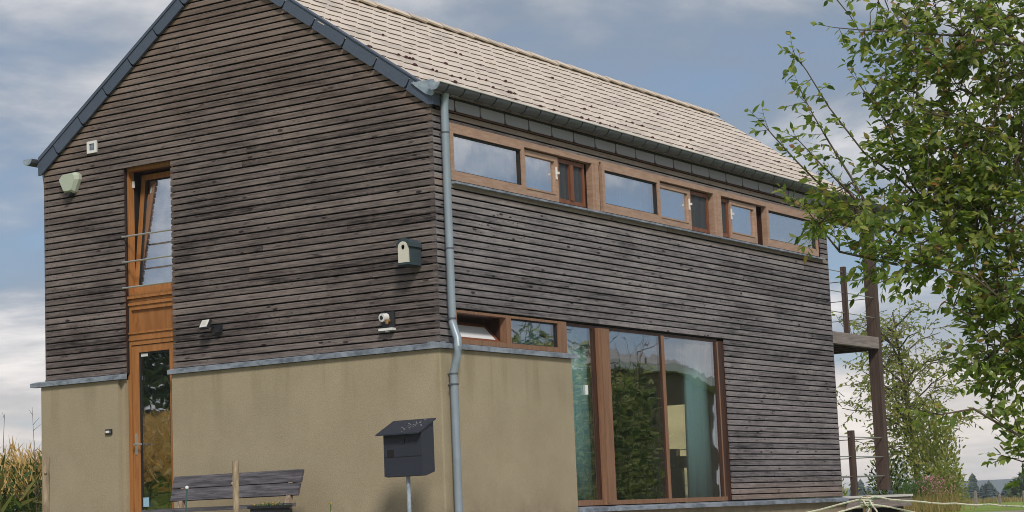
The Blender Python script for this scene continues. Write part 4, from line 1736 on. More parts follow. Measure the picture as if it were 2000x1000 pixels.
def leaves_mesh(name, pos, direction, hint, length, width, mat, tv=LEAF_V, tf=LEAF_F):
    pos = np.asarray(pos, float)
    R = leaf_frames(pos, np.asarray(direction, float), np.asarray(hint, float))
    sc = np.stack([width, length, width], axis=1)
    loc = tv[None, :, :] * sc[:, None, :]
    wv = np.einsum('nij,nkj->nki', R, loc) + pos[:, None, :]
    nv = tv.shape[0]
    N = len(pos)
    verts = wv.reshape(-1, 3)
    loops, starts, cnt = [], [], 0
    idx = (np.arange(N) * nv)
    me = bpy.data.meshes.new(name)
    me.vertices.add(len(verts))
    me.vertices.foreach_set('co', verts.ravel())
    tl = np.concatenate([np.array(f) for f in tf])
    sizes = np.array([len(f) for f in tf])
    allloops = (idx[:, None] + tl[None, :]).ravel()
    st = np.concatenate([[0], np.cumsum(sizes)[:-1]])
    allst = (np.arange(N)[:, None] * len(tl) + st[None, :]).ravel()
    me.loops.add(len(allloops))
    me.loops.foreach_set('vertex_index', allloops.astype(np.int32))
    me.polygons.add(len(allst))
    me.polygons.foreach_set('loop_start', allst.astype(np.int32))
    me.materials.append(mat)
    me.update(calc_edges=True)
    me.validate()
    return me


def unit(v):
    return v / max(np.linalg.norm(v), 1e-9)


class Plant:
    """limbs given by hand, then twigs and leaves grown off them"""
    def __init__(self, seed):
        self.r = np.random.default_rng(seed)
        self.wood = MB()
        self.twigs = MB()
        self.lp, self.ld, self.lh, self.ll = [], [], [], []
        self.nodes = []

    def limb(self, pts, r0, r1, seg=7, mb=None):
        P = [np.array(p, float) for p in pts]
        # subdivide with a little wander
        out = [P[0]]
        for a, b in zip(P[:-1], P[1:]):
            L = np.linalg.norm(b - a)
            k = max(1, int(L / 0.16))
            for i in range(1, k + 1):
                q = a + (b - a) * i / k
                if i < k:
                    q = q + self.r.normal(0, 0.012, 3) * min(1.0, L * 3)
                out.append(q)
        n = len(out)
        rad = [r0 + (r1 - r0) * i / (n - 1) for i in range(n)]
        (mb or self.wood).tube(out, rad, seg, 0, True)
        self.nodes += out[1:]
        return out

    def twig(self, base, d, length, r0=0.004, leaf=0.05, step=0.022, droop=0.25, start=0.15, seg=4):
        d = unit(np.array(d, float))
        p = np.array(base, float)
        pts = [p.copy()]
        k = max(3, int(length / 0.05))
        for i in range(k):
            d = unit(d + self.r.normal(0, 0.13, 3) + np.array([0, 0, -droop * 0.12]))
            p = p + d * length / k
            pts.append(p.copy())
        self.twigs.tube(pts, [r0 * (1 - 0.7 * i / k) for i in range(k + 1)], seg, 0, False)
        # leaves, alternate
        s = length * start
        side = 1
        while s < length:
            f = s / length * k
            i = min(k - 1, int(f))
            q = pts[i] + (pts[i + 1] - pts[i]) * (f - i)
            t = unit(pts[i + 1] - pts[i])
            perp = unit(np.cross(t, np.array([0, 0, 1.0]) + self.r.normal(0, 0.3, 3)))
            dr = unit(t * 0.55 + perp * side * self.r.uniform(0.5, 1.0) + self.r.normal(0, 0.28, 3) + np.array([0, 0, -droop]))
            self.leaf(q, dr, leaf * self.r.uniform(0.6, 1.2))
            side = -side
            s += step * self.r.uniform(0.6, 1.4)
        self.leaf(pts[-1], unit(d + self.r.normal(0, 0.3, 3)), leaf * self.r.uniform(0.6, 1.0))
        return pts

    def leaf(self, p, d, ln):
        self.lp.append(p)
        self.ld.append(d)
        self.lh.append(unit(np.array([0, 0, 1.0]) + self.r.normal(0, 0.55, 3)))
        self.ll.append(ln)


# planter foliage and flowers
r_ = np.random.default_rng(3)
N = 160
pos = np.stack([r_.uniform(-1.38, -1.14, N), r_.uniform(1.22, 1.48, N), r_.uniform(-1.72, -1.68, N)], 1)
dr = np.stack([r_.normal(0, 0.5, N), r_.normal(0, 0.5, N), r_.uniform(0.3, 0.9, N)], 1)
o = link('foliage', leaves_mesh('foliage', pos, dr, r_.normal(0, 1, (N, 3)), r_.uniform(0.03, 0.07, N), r_.uniform(0.02, 0.03, N), M['leaf_broom']), t_)
o['kind'] = 'stuff'


def flower(p, rad, parent, mat):
    mb = MB()
    for k in range(8):
        a = 2 * math.pi * k / 8
        c, s = math.cos(a), math.sin(a)
        c2, s2 = math.cos(a + 0.30), math.sin(a + 0.30)
        c3, s3 = math.cos(a - 0.30), math.sin(a - 0.30)
        mb.add([(p[0], p[1], p[2]), (p[0] + rad * .7 * c2, p[1] + rad * .7 * s2, p[2] + rad * .35), (p[0] + rad * c, p[1] + rad * s, p[2] + rad * .28), (p[0] + rad * .7 * c3, p[1] + rad * .7 * s3, p[2] + rad * .35)], [(0, 1, 2, 3)])
    mb.tube([(p[0], p[1], p[2]), (p[0], p[1], p[2] + rad * .4)], rad * .35, 6)
    mb.tube([(p[0], p[1], p[2] - 0.16), (p[0], p[1], p[2])], 0.004, 5)
    return part('flower', mb, mat, parent)


for (y, z) in ((1.49, -1.665), (1.44, -1.645), (1.39, -1.66), (1.30, -1.65), (1.25, -1.665)):
    flower((-1.25 + random.uniform(-0.1, 0.06), y, z), 0.026, t_, M['yellow_petal'])
t_ = thing('yellow_flower', (-1.2, 0.58, gz(-1.2, 0.6)), 'single yellow flower head rising between bench and letter box', 'flower')
mb = MB()
mb.tube([(-1.2, 0.60, gz(-1.2, 0.6)), (-1.2, 0.585, -1.69)], 0.006, 6)
part('stem', mb, M['leaf_broom'], t_)
flower((-1.2, 0.585, -1.685), 0.030, t_, M['yellow_petal'])

# thin garden wire with a white knob in front of the bench
g0 = gz(-5.02, -0.95)
t_ = thing('garden_wire', (-5.02, -0.95, g0), 'thin green plant stick with a white knob before the bench', 'plant stick')
mb = MB()
mb.tube([(-5.02, -0.945, g0), (-5.016, -0.94, -1.75), (-5.024, -0.965, -1.548)], 0.007, 6)
part('rod', mb, simple('green_wire', (0.05, 0.11, 0.10), 0.5), t_)
mb = MB()
c0 = Vector((-5.025, -0.966, -1.540))
n = 8
v = []
for k in range(5):
    a = math.pi * k / 4
    v += [(c0.x + 0.016 * math.sin(a) * math.cos(2 * math.pi * i / n), c0.y + 0.016 * math.sin(a) * math.sin(2 * math.pi * i / n), c0.z + 0.016 * math.cos(a)) for i in range(n)]
mb.add(v, [(k * n + i, k * n + (i + 1) % n, (k + 1) * n + (i + 1) % n, (k + 1) * n + i) for k in range(4) for i in range(n)])
part('knob', mb, M['white_plastic'], t_, True)


# ------------------------------------------------------------------ paddock fence in the foreground
def stake(x, y, ztop, r, label, lean=(0, 0)):
    g = gz(x, y)
    rr = random.Random(int(abs(x * 1000)))
    mb = MB()
    n = 9
    pts, rad = [], []
    for i in range(n):
        u = i / (n - 1)
        z = g - 0.15 + (ztop - g + 0.15) * u
        pts.append((x + lean[0] * (1 - u) + rr.uniform(-0.004, 0.004), y + lean[1] * (1 - u) + rr.uniform(-0.004, 0.004), z))
        rad.append(r * (1.12 - 0.15 * u) * rr.uniform(0.94, 1.05))
    mb.tube(pts, rad, 9)
    for k in range(5):
        q = Vector(pts[rr.randint(3, n - 2)]) + Vector((0, 0, rr.uniform(-0.06, 0.06)))
        a = rr.uniform(2.4, 5.4)
        dv = Vector((math.cos(a), math.sin(a), 0.4))
        mb.tube([q, q + dv * r * 1.0, q + dv * r * 1.35], [r * 0.55, r * 0.42, r * 0.2], 6)
    t = solo('fence_stake', mb, M['stake'], (x, y, g), label, 'stake', 'wooden stakes of the paddock fence', True)
    return t


stake(-9.935, -4.53, -1.478, 0.020, 'knotty wooden stake before the left corner of the plaster', (0.01, 0.02))
stake(-9.396, -5.346, -1.536, 0.0175, 'pale peeled stake standing before the bench', (0.0, 0.03))
stake(-9.02, -8.635, -1.850, 0.020, 'dark stake with knotted ropes before the deck')


def cord(pts, name, label):
    c = []
    P = [Vector(p) for p in pts]
    for a, b in zip(P[:-1], P[1:]):
        k = max(2, int((b - a).length / 0.05))
        for i in range(k):
            q = a + (b - a) * i / k
            c.append(q + Vector((random.gauss(0, 0.0012), random.gauss(0, 0.0012), random.gauss(0, 0.0016))))
    c.append(P[-1])
    mb = MB()
    mb.tube(c, 0.0042, 6)
    return solo(name, mb, M['rope'], tuple(P[0]), label, 'rope', 'ropes of the paddock fence', True)


def sag(a, b, drop, n=14):
    a, b = Vector(a), Vector(b)
    return [tuple(a + (b - a) * (i / n) - Vector((0, 0, drop * 4 * (i / n) * (1 - i / n)))) for i in range(n + 1)]


cord(sag((-9.02, -8.655, -1.852), (-9.396, -5.33, -1.95), 0.16), 'rope', 'pale rope falling away left from the knotted stake')
cord([(-9.03, -8.66, -1.855), (-9.03, -8.75, -1.868), (-9.045, -9.0, -1.897), (-9.06, -9.2, -1.909), (-9.126, -9.45, -1.928), (-9.2, -10.2, -1.95), (-9.3, -11.0, -1.96)],
     'rope', 'pale rope running right from the knotted stake past the meadow')
cord([(-9.09, -8.50, -1.922), (-9.04, -8.60, -1.897), (-9.03, -8.655, -1.889), (-9.01, -8.74, -1.902), (-8.99, -8.85, -1.932)],
     'rope', 'lower rope looped round the knotted stake')
mb = MB()
for k in range(22):
    a = k * 0.9
    pass
pts = [(-9.02 + 0.027 * math.cos(k * 0.7), -8.635 + 0.027 * math.sin(k * 0.7), -1.852 - 0.0012 * k) for k in range(36)]
mb.tube(pts, 0.004, 5)
pts = [(-9.045, -8.66, -1.87), (-9.06, -8.675, -1.89), (-9.05, -8.69, -1.915), (-9.05, -8.70, -1.95)]
mb.tube(pts, 0.004, 5)
pts = [(-9.045, -8.63, -1.87), (-9.06, -8.645, -1.885), (-9.055, -8.66, -1.905), (-9.06, -8.64, -1.95)]
mb.tube(pts, 0.004, 5)
solo('rope_knot', mb, M['rope'], (-9.02, -8.635, -1.85), 'coiled rope knot tied round the stake before the deck', 'knot')

# ------------------------------------------------------------------ balcony at the far gable
bal = thing('balcony', (11.4, 1.0, -2.2), 'timber balcony and deck on tall posts at the far gable', 'balcony')


def bpart(name, x0, x1, y0, y1, z0, z1, mat):
    mb = MB()
    mb.box(x0, x1, y0, y1, z0, z1)
    return part(name, mb, mat, bal)


bpart('corner_post', 12.16, 12.31, 0.02, 0.19, -1.72, 2.55, M['brown_timber'])
bpart('corner_post', 12.16, 12.31, 5.80, 5.95, -1.72, 2.55, M['brown_timber'])
bpart('edge_beam', 10.38, 12.158, 0.0, 0.10, 0.52, 0.70, M['grey_timber'])
bpart('edge_beam', 12.165, 12.30, 0.195, 5.79, 0.50, 0.68, M['brown_timber'])
for k in range(15):
    y = 0.12 + k * 0.38
    bpart('deck_board', 10.39, 12.155, y, y + 0.36, 0.70 - 0.025, 0.70, M['grey_timber'])
for k in range(4):
    x = 10.6 + 0.45 * k
    bpart('joist', x, x + 0.06, 0.105, 5.78, 0.52, 0.672, M['brown_timber'])
bpart('baluster', 10.99, 11.06, 0.01, 0.085, 0.702, 1.745, M['brown_timber'])
bpart('baluster', 12.19, 12.27, 3.0, 3.08, 0.70, 1.745, M['brown_timber'])
for z in (1.66, 1.34, 1.02):
    mb = MB()
    mb.tube([(10.36, 0.05, z), (12.17, 0.05, z)], 0.007, 6)
    part('wire', mb, M['steel'], bal)
    mb = MB()
    mb.tube([(12.235, 0.18, z), (12.235, 5.82, z)], 0.007, 6)
    part('wire', mb, M['steel'], bal)
# ground-floor deck
bpart('deck_edge', 10.405, 12.98, -0.075, 0.02, -1.836, -1.800, M['pale_zinc'])
bpart('deck_apron', 10.41, 12.95, -0.05, 0.0, -1.99, -1.838, M['grey_timber'])
for k in range(16):
    y = 0.025 + k * 0.37
    bpart('deck_board', 10.405, 12.97, y, y + 0.355, -1.83, -1.803, M['grey_timber'])
bpart('deck_post', 10.55, 10.67, 0.0, 0.12, -2.3, -1.99, M['brown_timber'])
bpart('deck_post', 12.6, 12.72, 0.0, 0.12, -2.3, -1.99, M['brown_timber'])
bpart('deck_skirt', 10.6, 12.8, 0.15, 0.18, -2.3, -1.99, M['membrane'])
bpart('baluster', 10.90, 10.985, 0.01, 0.095, -1.80, -0.80, M['brown_timber'])
bpart('baluster', 10.50, 10.57, 0.30, 0.37, -1.80, -1.17, M['brown_timber'])
bpart('baluster', 12.19, 12.27, 2.4, 2.48, -1.80, -0.80, M['brown_timber'])
for z in (-0.90, -1.20, -1.50):
    mb = MB()
    mb.tube([(10.36, 0.055, z), (12.17, 0.055, z)], 0.008, 6)
    part('wire', mb, M['steel'], bal)
    mb = MB()
    mb.tube([(12.235, 0.18, z), (12.235, 5.82, z)], 0.008, 6)
    part('wire', mb, M['steel'], bal)

# ------------------------------------------------------------------ crab apple tree at the right
tree = thing('crab_apple_tree', (-6.97, -9.28, gz(-6.97, -9.28)), 'leafy crab apple tree reaching in over the house from the right', 'tree')
P = Plant(11)
gt = gz(-6.97, -9.28)
P.limb([(-6.95, -9.30, gt - 0.1), (-7.00, -9.33, -2.6), (-7.12, -9.42, -1.9), (-7.23, -9.53, -1.11)], 0.085, 0.055, 9)
P.limb([(-7.23, -9.53, -1.11), (-7.30, -9.40, -0.6), (-7.39, -9.31, -0.2)], 0.05, 0.035, 8)
LIMBS = {
    'b': [(-7.23, -9.53, -1.11), (-7.61, -9.2, -0.78), (-7.99, -8.83, -0.65), (-8.25, -8.55, -0.59), (-8.45, -8.35, -0.46), (-8.62, -8.23, -0.27), (-8.70, -8.14, -0.13), (-8.76, -8.12, -0.08)],
    'c': [(-7.99, -8.83, -0.65), (-8.05, -8.61, -0.43), (-8.22, -8.4, -0.19), (-8.34, -8.28, 0.04), (-8.42, -8.21, 0.22), (-8.46, -8.17, 0.3)],
    'd': [(-8.45, -8.62, -0.78), (-8.53, -8.37, -0.70), (-8.64, -8.32, -0.58), (-8.73, -8.29, -0.49)],
    'e': [(-7.39, -9.31, -0.2), (-7.65, -9.05, 0.34), (-7.88, -8.75, 0.59), (-8.07, -8.48, 0.65), (-8.28, -8.32, 0.6)],
    'f': [(-7.65, -9.05, 0.34), (-8.01, -8.86, 0.36), (-8.26, -8.67, 0.36), (-8.37, -8.51, 0.38), (-8.44, -8.39, 0.4)],
    'g': [(-7.23, -9.53, -1.11), (-7.72, -9.33, -1.12), (-8.02, -9.06, -1.09), (-8.15, -8.86, -1.03), (-8.21, -8.79, -0.98)],
    'h': [(-7.23, -9.53, -1.11), (-7.7, -9.31, -1.29), (-7.91, -9.14, -1.46), (-8.08, -9.02, -1.6), (-8.16, -8.93, -1.51)],
    'i': [(-7.91, -9.14, -1.46), (-8.03, -9.09, -1.65), (-8.06, -9.02, -1.72), (-8.11, -8.95, -1.69)],
    'j': [(-8.02, -9.06, -1.09), (-8.36, -8.95, -0.86), (-8.5, -8.76, -0.80), (-8.62, -8.55, -0.89)],
    'k': [(-7.39, -9.31, -0.2), (-8.0, -9.12, -0.21), (-8.3, -8.86, -0.09), (-8.45, -8.72, -0.03)],
    'l': [(-7.39, -9.31, -0.2), (-7.24, -9.2, 0.64), (-7.36, -9.14, 1.16)],
    'm': [(-8.02, -9.06, -1.09), (-8.0, -8.87, -1.22), (-8.08, -8.74, -1.26)],
    'o': [(-8.36, -8.49, -0.54), (-8.44, -8.41, -0.33), (-8.51, -8.34, -0.16), (-8.56, -8.29, -0.03), (-8.6, -8.26, 0.07)],
    'p': [(-8.45, -8.53, -0.57), (-8.54, -8.42, -0.40), (-8.64, -8.35, -0.29), (-8.71, -8.28, -0.18)],
    'q': [(-8.05, -8.61, -0.43), (-8.22, -8.54, -0.08), (-8.28, -8.47, 0.06), (-8.32, -8.42, 0.16)],
    'n': [(-8.08, -9.02, -1.6), (-8.31, -8.89, -1.47), (-8.39, -8.76, -1.49), (-8.44, -8.69, -1.47)],
}
limb_pts = {}
for k, pts in LIMBS.items():
    big = k in 'beghl'
    limb_pts[k] = P.limb(pts, 0.014 if big else 0.007, 0.0022, 6)
nodes = [n for n in P.nodes]


def near_node(q):
    A = np.array(nodes)
    d = np.linalg.norm(A - q, axis=1)
    return A[np.argmin(d)]


BLOBS = [  # centre, radii, twigs
    ((-7.63, -9.165, -0.02), (0.62, 0.62, 0.78), 760),
    ((-8.10, -8.70, -0.30), (0.30, 0.30, 0.36), 135),
    ((-8.00, -8.72, 0.36), (0.36, 0.36, 0.26), 115),
    ((-7.85, -9.08, -1.08), (0.34, 0.34, 0.36), 200),
    ((-8.40, -8.70, -0.74), (0.24, 0.24, 0.11), 62),
    ((-8.03, -9.07, -1.60), (0.14, 0.14, 0.15), 30),
    ((-8.52, -8.40, -0.50), (0.17, 0.17, 0.09), 42),
    ((-8.00, -8.85, -0.52), (0.30, 0.30, 0.24), 130),
    ((-8.05, -8.99, -0.90), (0.22, 0.22, 0.16), 62),
    ((-8.05, -8.90, -1.26), (0.16, 0.16, 0.16), 34),
    ((-8.22, -8.62, 0.02), (0.14, 0.14, 0.26), 36),
    ((-7.4, -9.3, 0.9), (0.7, 0.7, 0.5), 110),
]
for (c, rad, cnt) in BLOBS:
    c, rad = np.array(c), np.array(rad)
    for _ in range(int(cnt * 1.0)):
        u = P.r.normal(0, 1, 3)
        u = unit(u) * P.r.uniform(0, 1) ** 0.42
        q = c + u * rad
        a = near_node(q)
        d = q - a
        L = np.linalg.norm(d)
        if L > 0.10:
            # bearing branchlet, then the leafy twig
            mid = a + d * 0.55 + P.r.normal(0, 0.03, 3) + np.array([0, 0, 0.03])
            P.twigs.tube([a, mid, q], [0.0035, 0.0028, 0.002], 4, 0, False)
            if P.r.uniform() < 0.35:
                nodes.append(mid)
        dirn = unit(unit(d + 1e-6) * 0.9 + np.array([-0.25, 0.35, 0.25]) + P.r.normal(0, 0.55, 3))
        P.twig(q, dirn, P.r.uniform(0.09, 0.24), 0.0014, 0.050, 0.0142, 0.30)
# leafy shoots along the outreaching branches
for key, n0, n1, cnt in (('b', 0.55, 1.0, 17), ('c', 0.25, 1.0, 17), ('d', 0.1, 1.0, 12), ('e', 0.5, 1.0, 16), ('f', 0.3, 1.0, 14), ('j', 0.4, 1.0, 12), ('n', 0.3, 1.0, 9), ('i', 0.2, 1.0, 9), ('h', 0.6, 1.0, 8), ('k', 0.5, 1.0, 14), ('o', 0.15, 1.0, 15), ('p', 0.15, 1.0, 13), ('q', 0.3, 1.0, 12), ('m', 0.2, 1, 6), ('g', .5, 1, 8)):
    L = limb_pts[key]
    for k in range(cnt):
        f = (n0 + (n1 - n0) * (k + P.r.uniform(0, 0.9)) / cnt) * (len(L) - 1)
        i = min(len(L) - 2, int(f))
        q = L[i] + (L[i + 1] - L[i]) * (f - i)
        t = unit(L[i + 1] - L[i])
        dirn = unit(t * 0.8 + P.r.normal(0, 0.7, 3))
        P.twig(q, dirn, P.r.uniform(0.05, 0.13), 0.0018, 0.046, 0.018, 0.30)
    P.twig(L[-1], unit(L[-1] - L[-2]), 0.10, 0.002, 0.05, 0.02, 0.2)
part('trunk', P.wood, M['bark'], tree, True)
o = part('twigs', P.twigs, M['twig'], tree)
o['kind'] = 'stuff'
LP, LD, LH, LL = (np.array(a) for a in (P.lp, P.ld, P.lh, P.ll))
camv = np.array(CAM)
rel = LP - camv
zc = rel @ np.array(FWD)
pxx = 1000 + 3798.7 * (rel @ np.array(RIGHT)) / zc
pxy = 500 + 3798.7 * (rel @ np.array(DOWN)) / zc
inside = (pxx > 1400) & (pxx < 2000) & (pxy > 0) & (pxy < 1000)
# leaves on the free shoots and the nearest of the crown are single parts
score = np.where(inside, zc - 0.0022 * np.clip(1800 - pxx, 0, 400), 99)
order = np.argsort(score)
single = order[:290]
mask = np.ones(len(LP), bool)
mask[single] = False
WW = LL * P.r.uniform(0.72, 0.95, len(LL))
o = link('foliage', leaves_mesh('foliage', LP[mask], LD[mask], LH[mask], LL[mask], WW[mask], M['leaf_apple']), tree)
o['kind'] = 'stuff'
leaf_me = bpy.data.meshes.new('leaf')
leaf_me.from_pydata([tuple(v) for v in LEAF_V], [], LEAF_F)
leaf_me.materials.append(M['leaf_apple'])
leaf_me.update()
FR = leaf_frames(LP[single], LD[single], LH[single])
for R3, i in zip(FR, single):
    o = link('leaf', leaf_me, tree)
    m4 = Matrix(R3.tolist()).to_4x4() @ Matrix.Diagonal((WW[i], LL[i], WW[i], 1.0))
    m4.translation = LP[i]
    o.matrix_basis = m4


# ------------------------------------------------------------------ slender tree and shrubs beyond the deck
def airy_tree(name, base, height, spread, label, cat, seed, leaf, twigs, mat, lean=(0, 0), low=0.25, trunk_r=0.10):
    P = Plant(seed)
    b = np.array(base, float)
    tr = [b + np.array([0, 0, -0.2]), b + np.array([lean[0] * .2, lean[1] * .2, height * .25]), b + np.array([lean[0] * .5, lean[1] * .5, height * .55]), b + np.array([lean[0], lean[1], height])]
    trunk = P.limb(tr, trunk_r, 0.015, 8)
    t = thing(name, tuple(base), label, cat)
    for k in range(24):
        f = low + (0.96 - low) * (k + P.r.uniform(0, .8)) / 24
        i = int(f * (len(trunk) - 1))
        a = trunk[i]
        ang = k * 2.4 + P.r.uniform(-.4, .4)
        ln = spread * (1.08 - abs(f - 0.5) * 1.1) * P.r.uniform(0.7, 1.1)
        e = a + np.array([math.cos(ang) * ln, math.sin(ang) * ln, ln * P.r.uniform(0.25, 0.8)])
        mid = (a + e) / 2 + np.array([0, 0, 0.12 * ln])
        P.limb([a, mid, e], trunk_r * 0.28, 0.008, 5)
    nd = np.array(P.nodes)
    hi = nd[nd[:, 2] > b[2] + height * low]
    for _ in range(twigs):
        a = hi[P.r.integers(len(hi))]
        out = a - (b + np.array([0, 0, a[2] - b[2]]))
        out[2] = 0
        d = unit(unit(out + 1e-5) * 0.8 + P.r.normal(0, 0.7, 3) + np.array([0, 0, 0.15]))
        P.twig(a + P.r.normal(0, 0.10, 3), d, P.r.uniform(0.3, 0.7), 0.008, leaf, leaf * 0.62, 0.25, seg=3)
    part('trunk', P.wood, M['bark'], t, True)
    o = part('twigs', P.twigs, M['twig'], t)
    o['kind'] = 'stuff'
    LLn = np.array(P.ll)
    o = link('crown', leaves_mesh('crown', P.lp, P.ld, P.lh, LLn, LLn * 0.72, mat), t)
    o['kind'] = 'stuff'
    return t


airy_tree('slender_tree', (23.2, 3.80, gz(23.2, 3.8)), 4.35, 1.55, 'slender airy yellow-green tree standing beyond the deck posts', 'tree', 21, 0.115, 640, M['leaf_ash'], (-0.35, 0.25), 0.27, 0.085)


def bush(name, base, rx, ry, rz, n, leaf, mat, label, cat='shrub', seed=1, aspect=0.7, up=0.3):
    r = np.random.default_rng(seed)
    t = thing(name, tuple(base), label, cat)
    u = r.normal(0, 1, (n, 3))
    u /= np.linalg.norm(u, axis=1, keepdims=True)
    lump = 1 + 0.22 * np.sin(u[:, 0] * 7 + seed) * np.cos(u[:, 2] * 6 + u[:, 1] * 5)
    rad = r.uniform(0, 1, n) ** 0.4 * lump
    pos = np.array(base) + u * rad[:, None] * np.array([rx, ry, rz]) + np.array([0, 0, rz * 0.86])
    pos = pos[pos[:, 2] > base[2] + 0.02]
    m = len(pos)
    dr = (pos - (np.array(base) + np.array([0, 0, rz * 0.6]))) * 0.6
    dr /= np.maximum(np.linalg.norm(dr, axis=1, keepdims=True), 1e-5)
    dr = dr + r.normal(0, 0.6, (m, 3)) + np.array([0, 0, up])
    ln = leaf * r.uniform(0.6, 1.3, m)
    o = link('foliage', leaves_mesh('foliage', pos, dr, r.normal(0, 0.6, (m, 3)) + np.array([0, 0, 1]), ln, ln * aspect, mat), t)
    o['kind'] = 'stuff'
    mb = MB()
    for k in range(7):
        a = 2 * math.pi * k / 7
        e = Vector(base) + Vector((rx * 0.6 * math.cos(a), ry * 0.6 * math.sin(a), rz * r.uniform(0.6, 1.0)))
        mb.tube([Vector(base) - Vector((0, 0, 0.05)), Vector(base) * 0.5 + e * 0.5 + Vector((0, 0, 0.1)), e], [0.014, 0.009, 0.003], 5)
    part('stems', mb, M['twig'], t)
    return t


bush('leafy_shrub', (22.35, 3.15, gz(22.35, 3.15)), 0.50, 0.56, 1.22, 3200, 0.10, M['leaf_ash'], 'tall leafy shrub at the foot of the slender tree', seed=4)
bush('leafy_shrub', (23.4, 4.6, gz(23.4, 4.6)), 0.5, 0.50, 0.75, 1200, 0.10, M['leaf_hedge'], 'low dark shrub left of the slender tree', seed=8)
bush('leafy_shrub', (21.6, 2.62, gz(21.6, 2.62)), 0.45, 0.42, 0.55, 1300, 0.09, M['leaf_ash'], 'low yellow-green shrub right of the slender tree', seed=9)
bush('leafy_shrub', (31.0, 10.3, gz(31, 10.3)), 1.3, 1.5, 0.62, 1500, 0.12, M['leaf_ash'], 'low bushes seen between the deck posts', seed=14)


def blades(name, pos, h, wdt, mat, seed, tilt=0.25):
    r = np.random.default_rng(seed)
    n = len(pos)
    d = np.stack([r.normal(0, tilt, n), r.normal(0, tilt, n), np.ones(n)], 1)
    return leaves_mesh(name, pos, d, np.stack([r.normal(0, 1, n), r.normal(0, 1, n), np.zeros(n)], 1), h, wdt, mat, BLADE_V, BLADE_F)


def patch(n, x0, x1, y0, y1, seed):
    r = np.random.default_rng(seed)
    x, y = r.uniform(x0, x1, n), r.uniform(y0, y1, n)
    return np.array([(a, b, gz(a, b) - 0.03) for a, b in zip(x, y)])


# broom
t_ = thing('broom_shrub', (19.35, 2.36, gz(19.35, 2.36)), 'bright green upright broom shrub behind the deck corner', 'shrub')
r_ = np.random.default_rng(31)
n = 520
pos = np.array([(19.35 + a, 2.36 + b, gz(19.35, 2.36)) for a, b in zip(r_.normal(0, 0.12, n), r_.normal(0, 0.13, n))])
o = link('foliage', blades('foliage', pos, r_.uniform(0.35, 0.82, n), r_.uniform(0.010, 0.018, n), M['leaf_broom'], 5, 0.26), t_)
o['kind'] = 'stuff'
# pink willowherb
t_ = thing('pink_flowers', (17.9, 1.45, gz(17.9, 1.45)), 'dusty pink flowering weeds right of the broom', 'flowers')
n = 300
pos = np.array([(17.9 + a, 1.42 + b, gz(17.9, 1.4)) for a, b in zip(r_.normal(0, 0.16, n), r_.normal(0, 0.24, n))])
hh_ = r_.uniform(0.25, 0.55, n)
o = link('stems', blades('stems', pos, hh_, r_.uniform(0.010, 0.018, n), M['grass_dry'], 6, 0.18), t_)
o['kind'] = 'stuff'
n = 320
pos = np.array([(17.9 + a, 1.44 + b, gz(17.9, 1.4) + c) for a, b, c in zip(r_.normal(0, 0.13, n), r_.normal(0, 0.16, n), r_.uniform(0.33, 0.66, n))])
o = link('blossom', leaves_mesh('blossom', pos, r_.normal(0, 1, (n, 3)), r_.normal(0, 1, (n, 3)), np.full(n, 0.034), np.full(n, 0.03), M['pink_petal']), t_)
o['kind'] = 'stuff'
# rough grass round the deck and along the meadow
pos = np.concatenate([patch(6200, 16.5, 26, 0.2, 5.6, 41), patch(2500, 13.5, 18, 0.0, 4.0, 42)])
pos = pos[pos[:, 1] + 12.04 > 0.374 * (pos[:, 0] + 17.02)]
n = len(pos)
o = link('rough_grass', blades('rough_grass', pos, r_.uniform(0.12, 0.42, n), r_.uniform(0.008, 0.018, n), M['grass_dry'], 43, 0.3))
tag(o, 'rough yellowing grass behind the deck', 'grass', kind='stuff')
pos = patch(7000, 84, 92, 15, 42, 44)
n = len(pos)
o = link('dry_grass', blades('dry_grass', pos, r_.uniform(0.15, 0.42, n), r_.uniform(0.03, 0.07, n), M['grass_dry'], 45, 0.35))
tag(o, 'strip of dry reddish grass at the meadow edge', 'grass', kind='stuff')

# meadow fence posts
def meadow_post(x, y, h, label):
    g = gz(x, y)
    mb = MB()
    mb.prism([(x - 0.05, y - 0.04), (x + 0.036, y - 0.05), (x + 0.05, y + 0.036), (x - 0.036, y + 0.05)], 'z', g - 0.2, g + h)
    c = (x, y, g + h)
    mb.add([(x - 0.05, y - 0.04, g + h), (x + 0.036, y - 0.05, g + h), (x + 0.05, y + 0.036, g + h), (x - 0.036, y + 0.05, g + h), (x, y, g + h + 0.05)], [(0, 1, 4), (1, 2, 4), (2, 3, 4), (3, 0, 4)])
    solo('fence_post', mb, M['grey_timber'], (x, y, g), label, 'post', 'grey posts along the meadow')


meadow_post(51.07, 12.75, 0.56, 'tallest grey post in the meadow before the dark forest')
meadow_post(56.46, 13.75, 0.40, 'short grey meadow post between the forest and the round bush')
meadow_post(56.94, 12.95, 0.50, 'grey meadow post by the right edge beside the round bush')


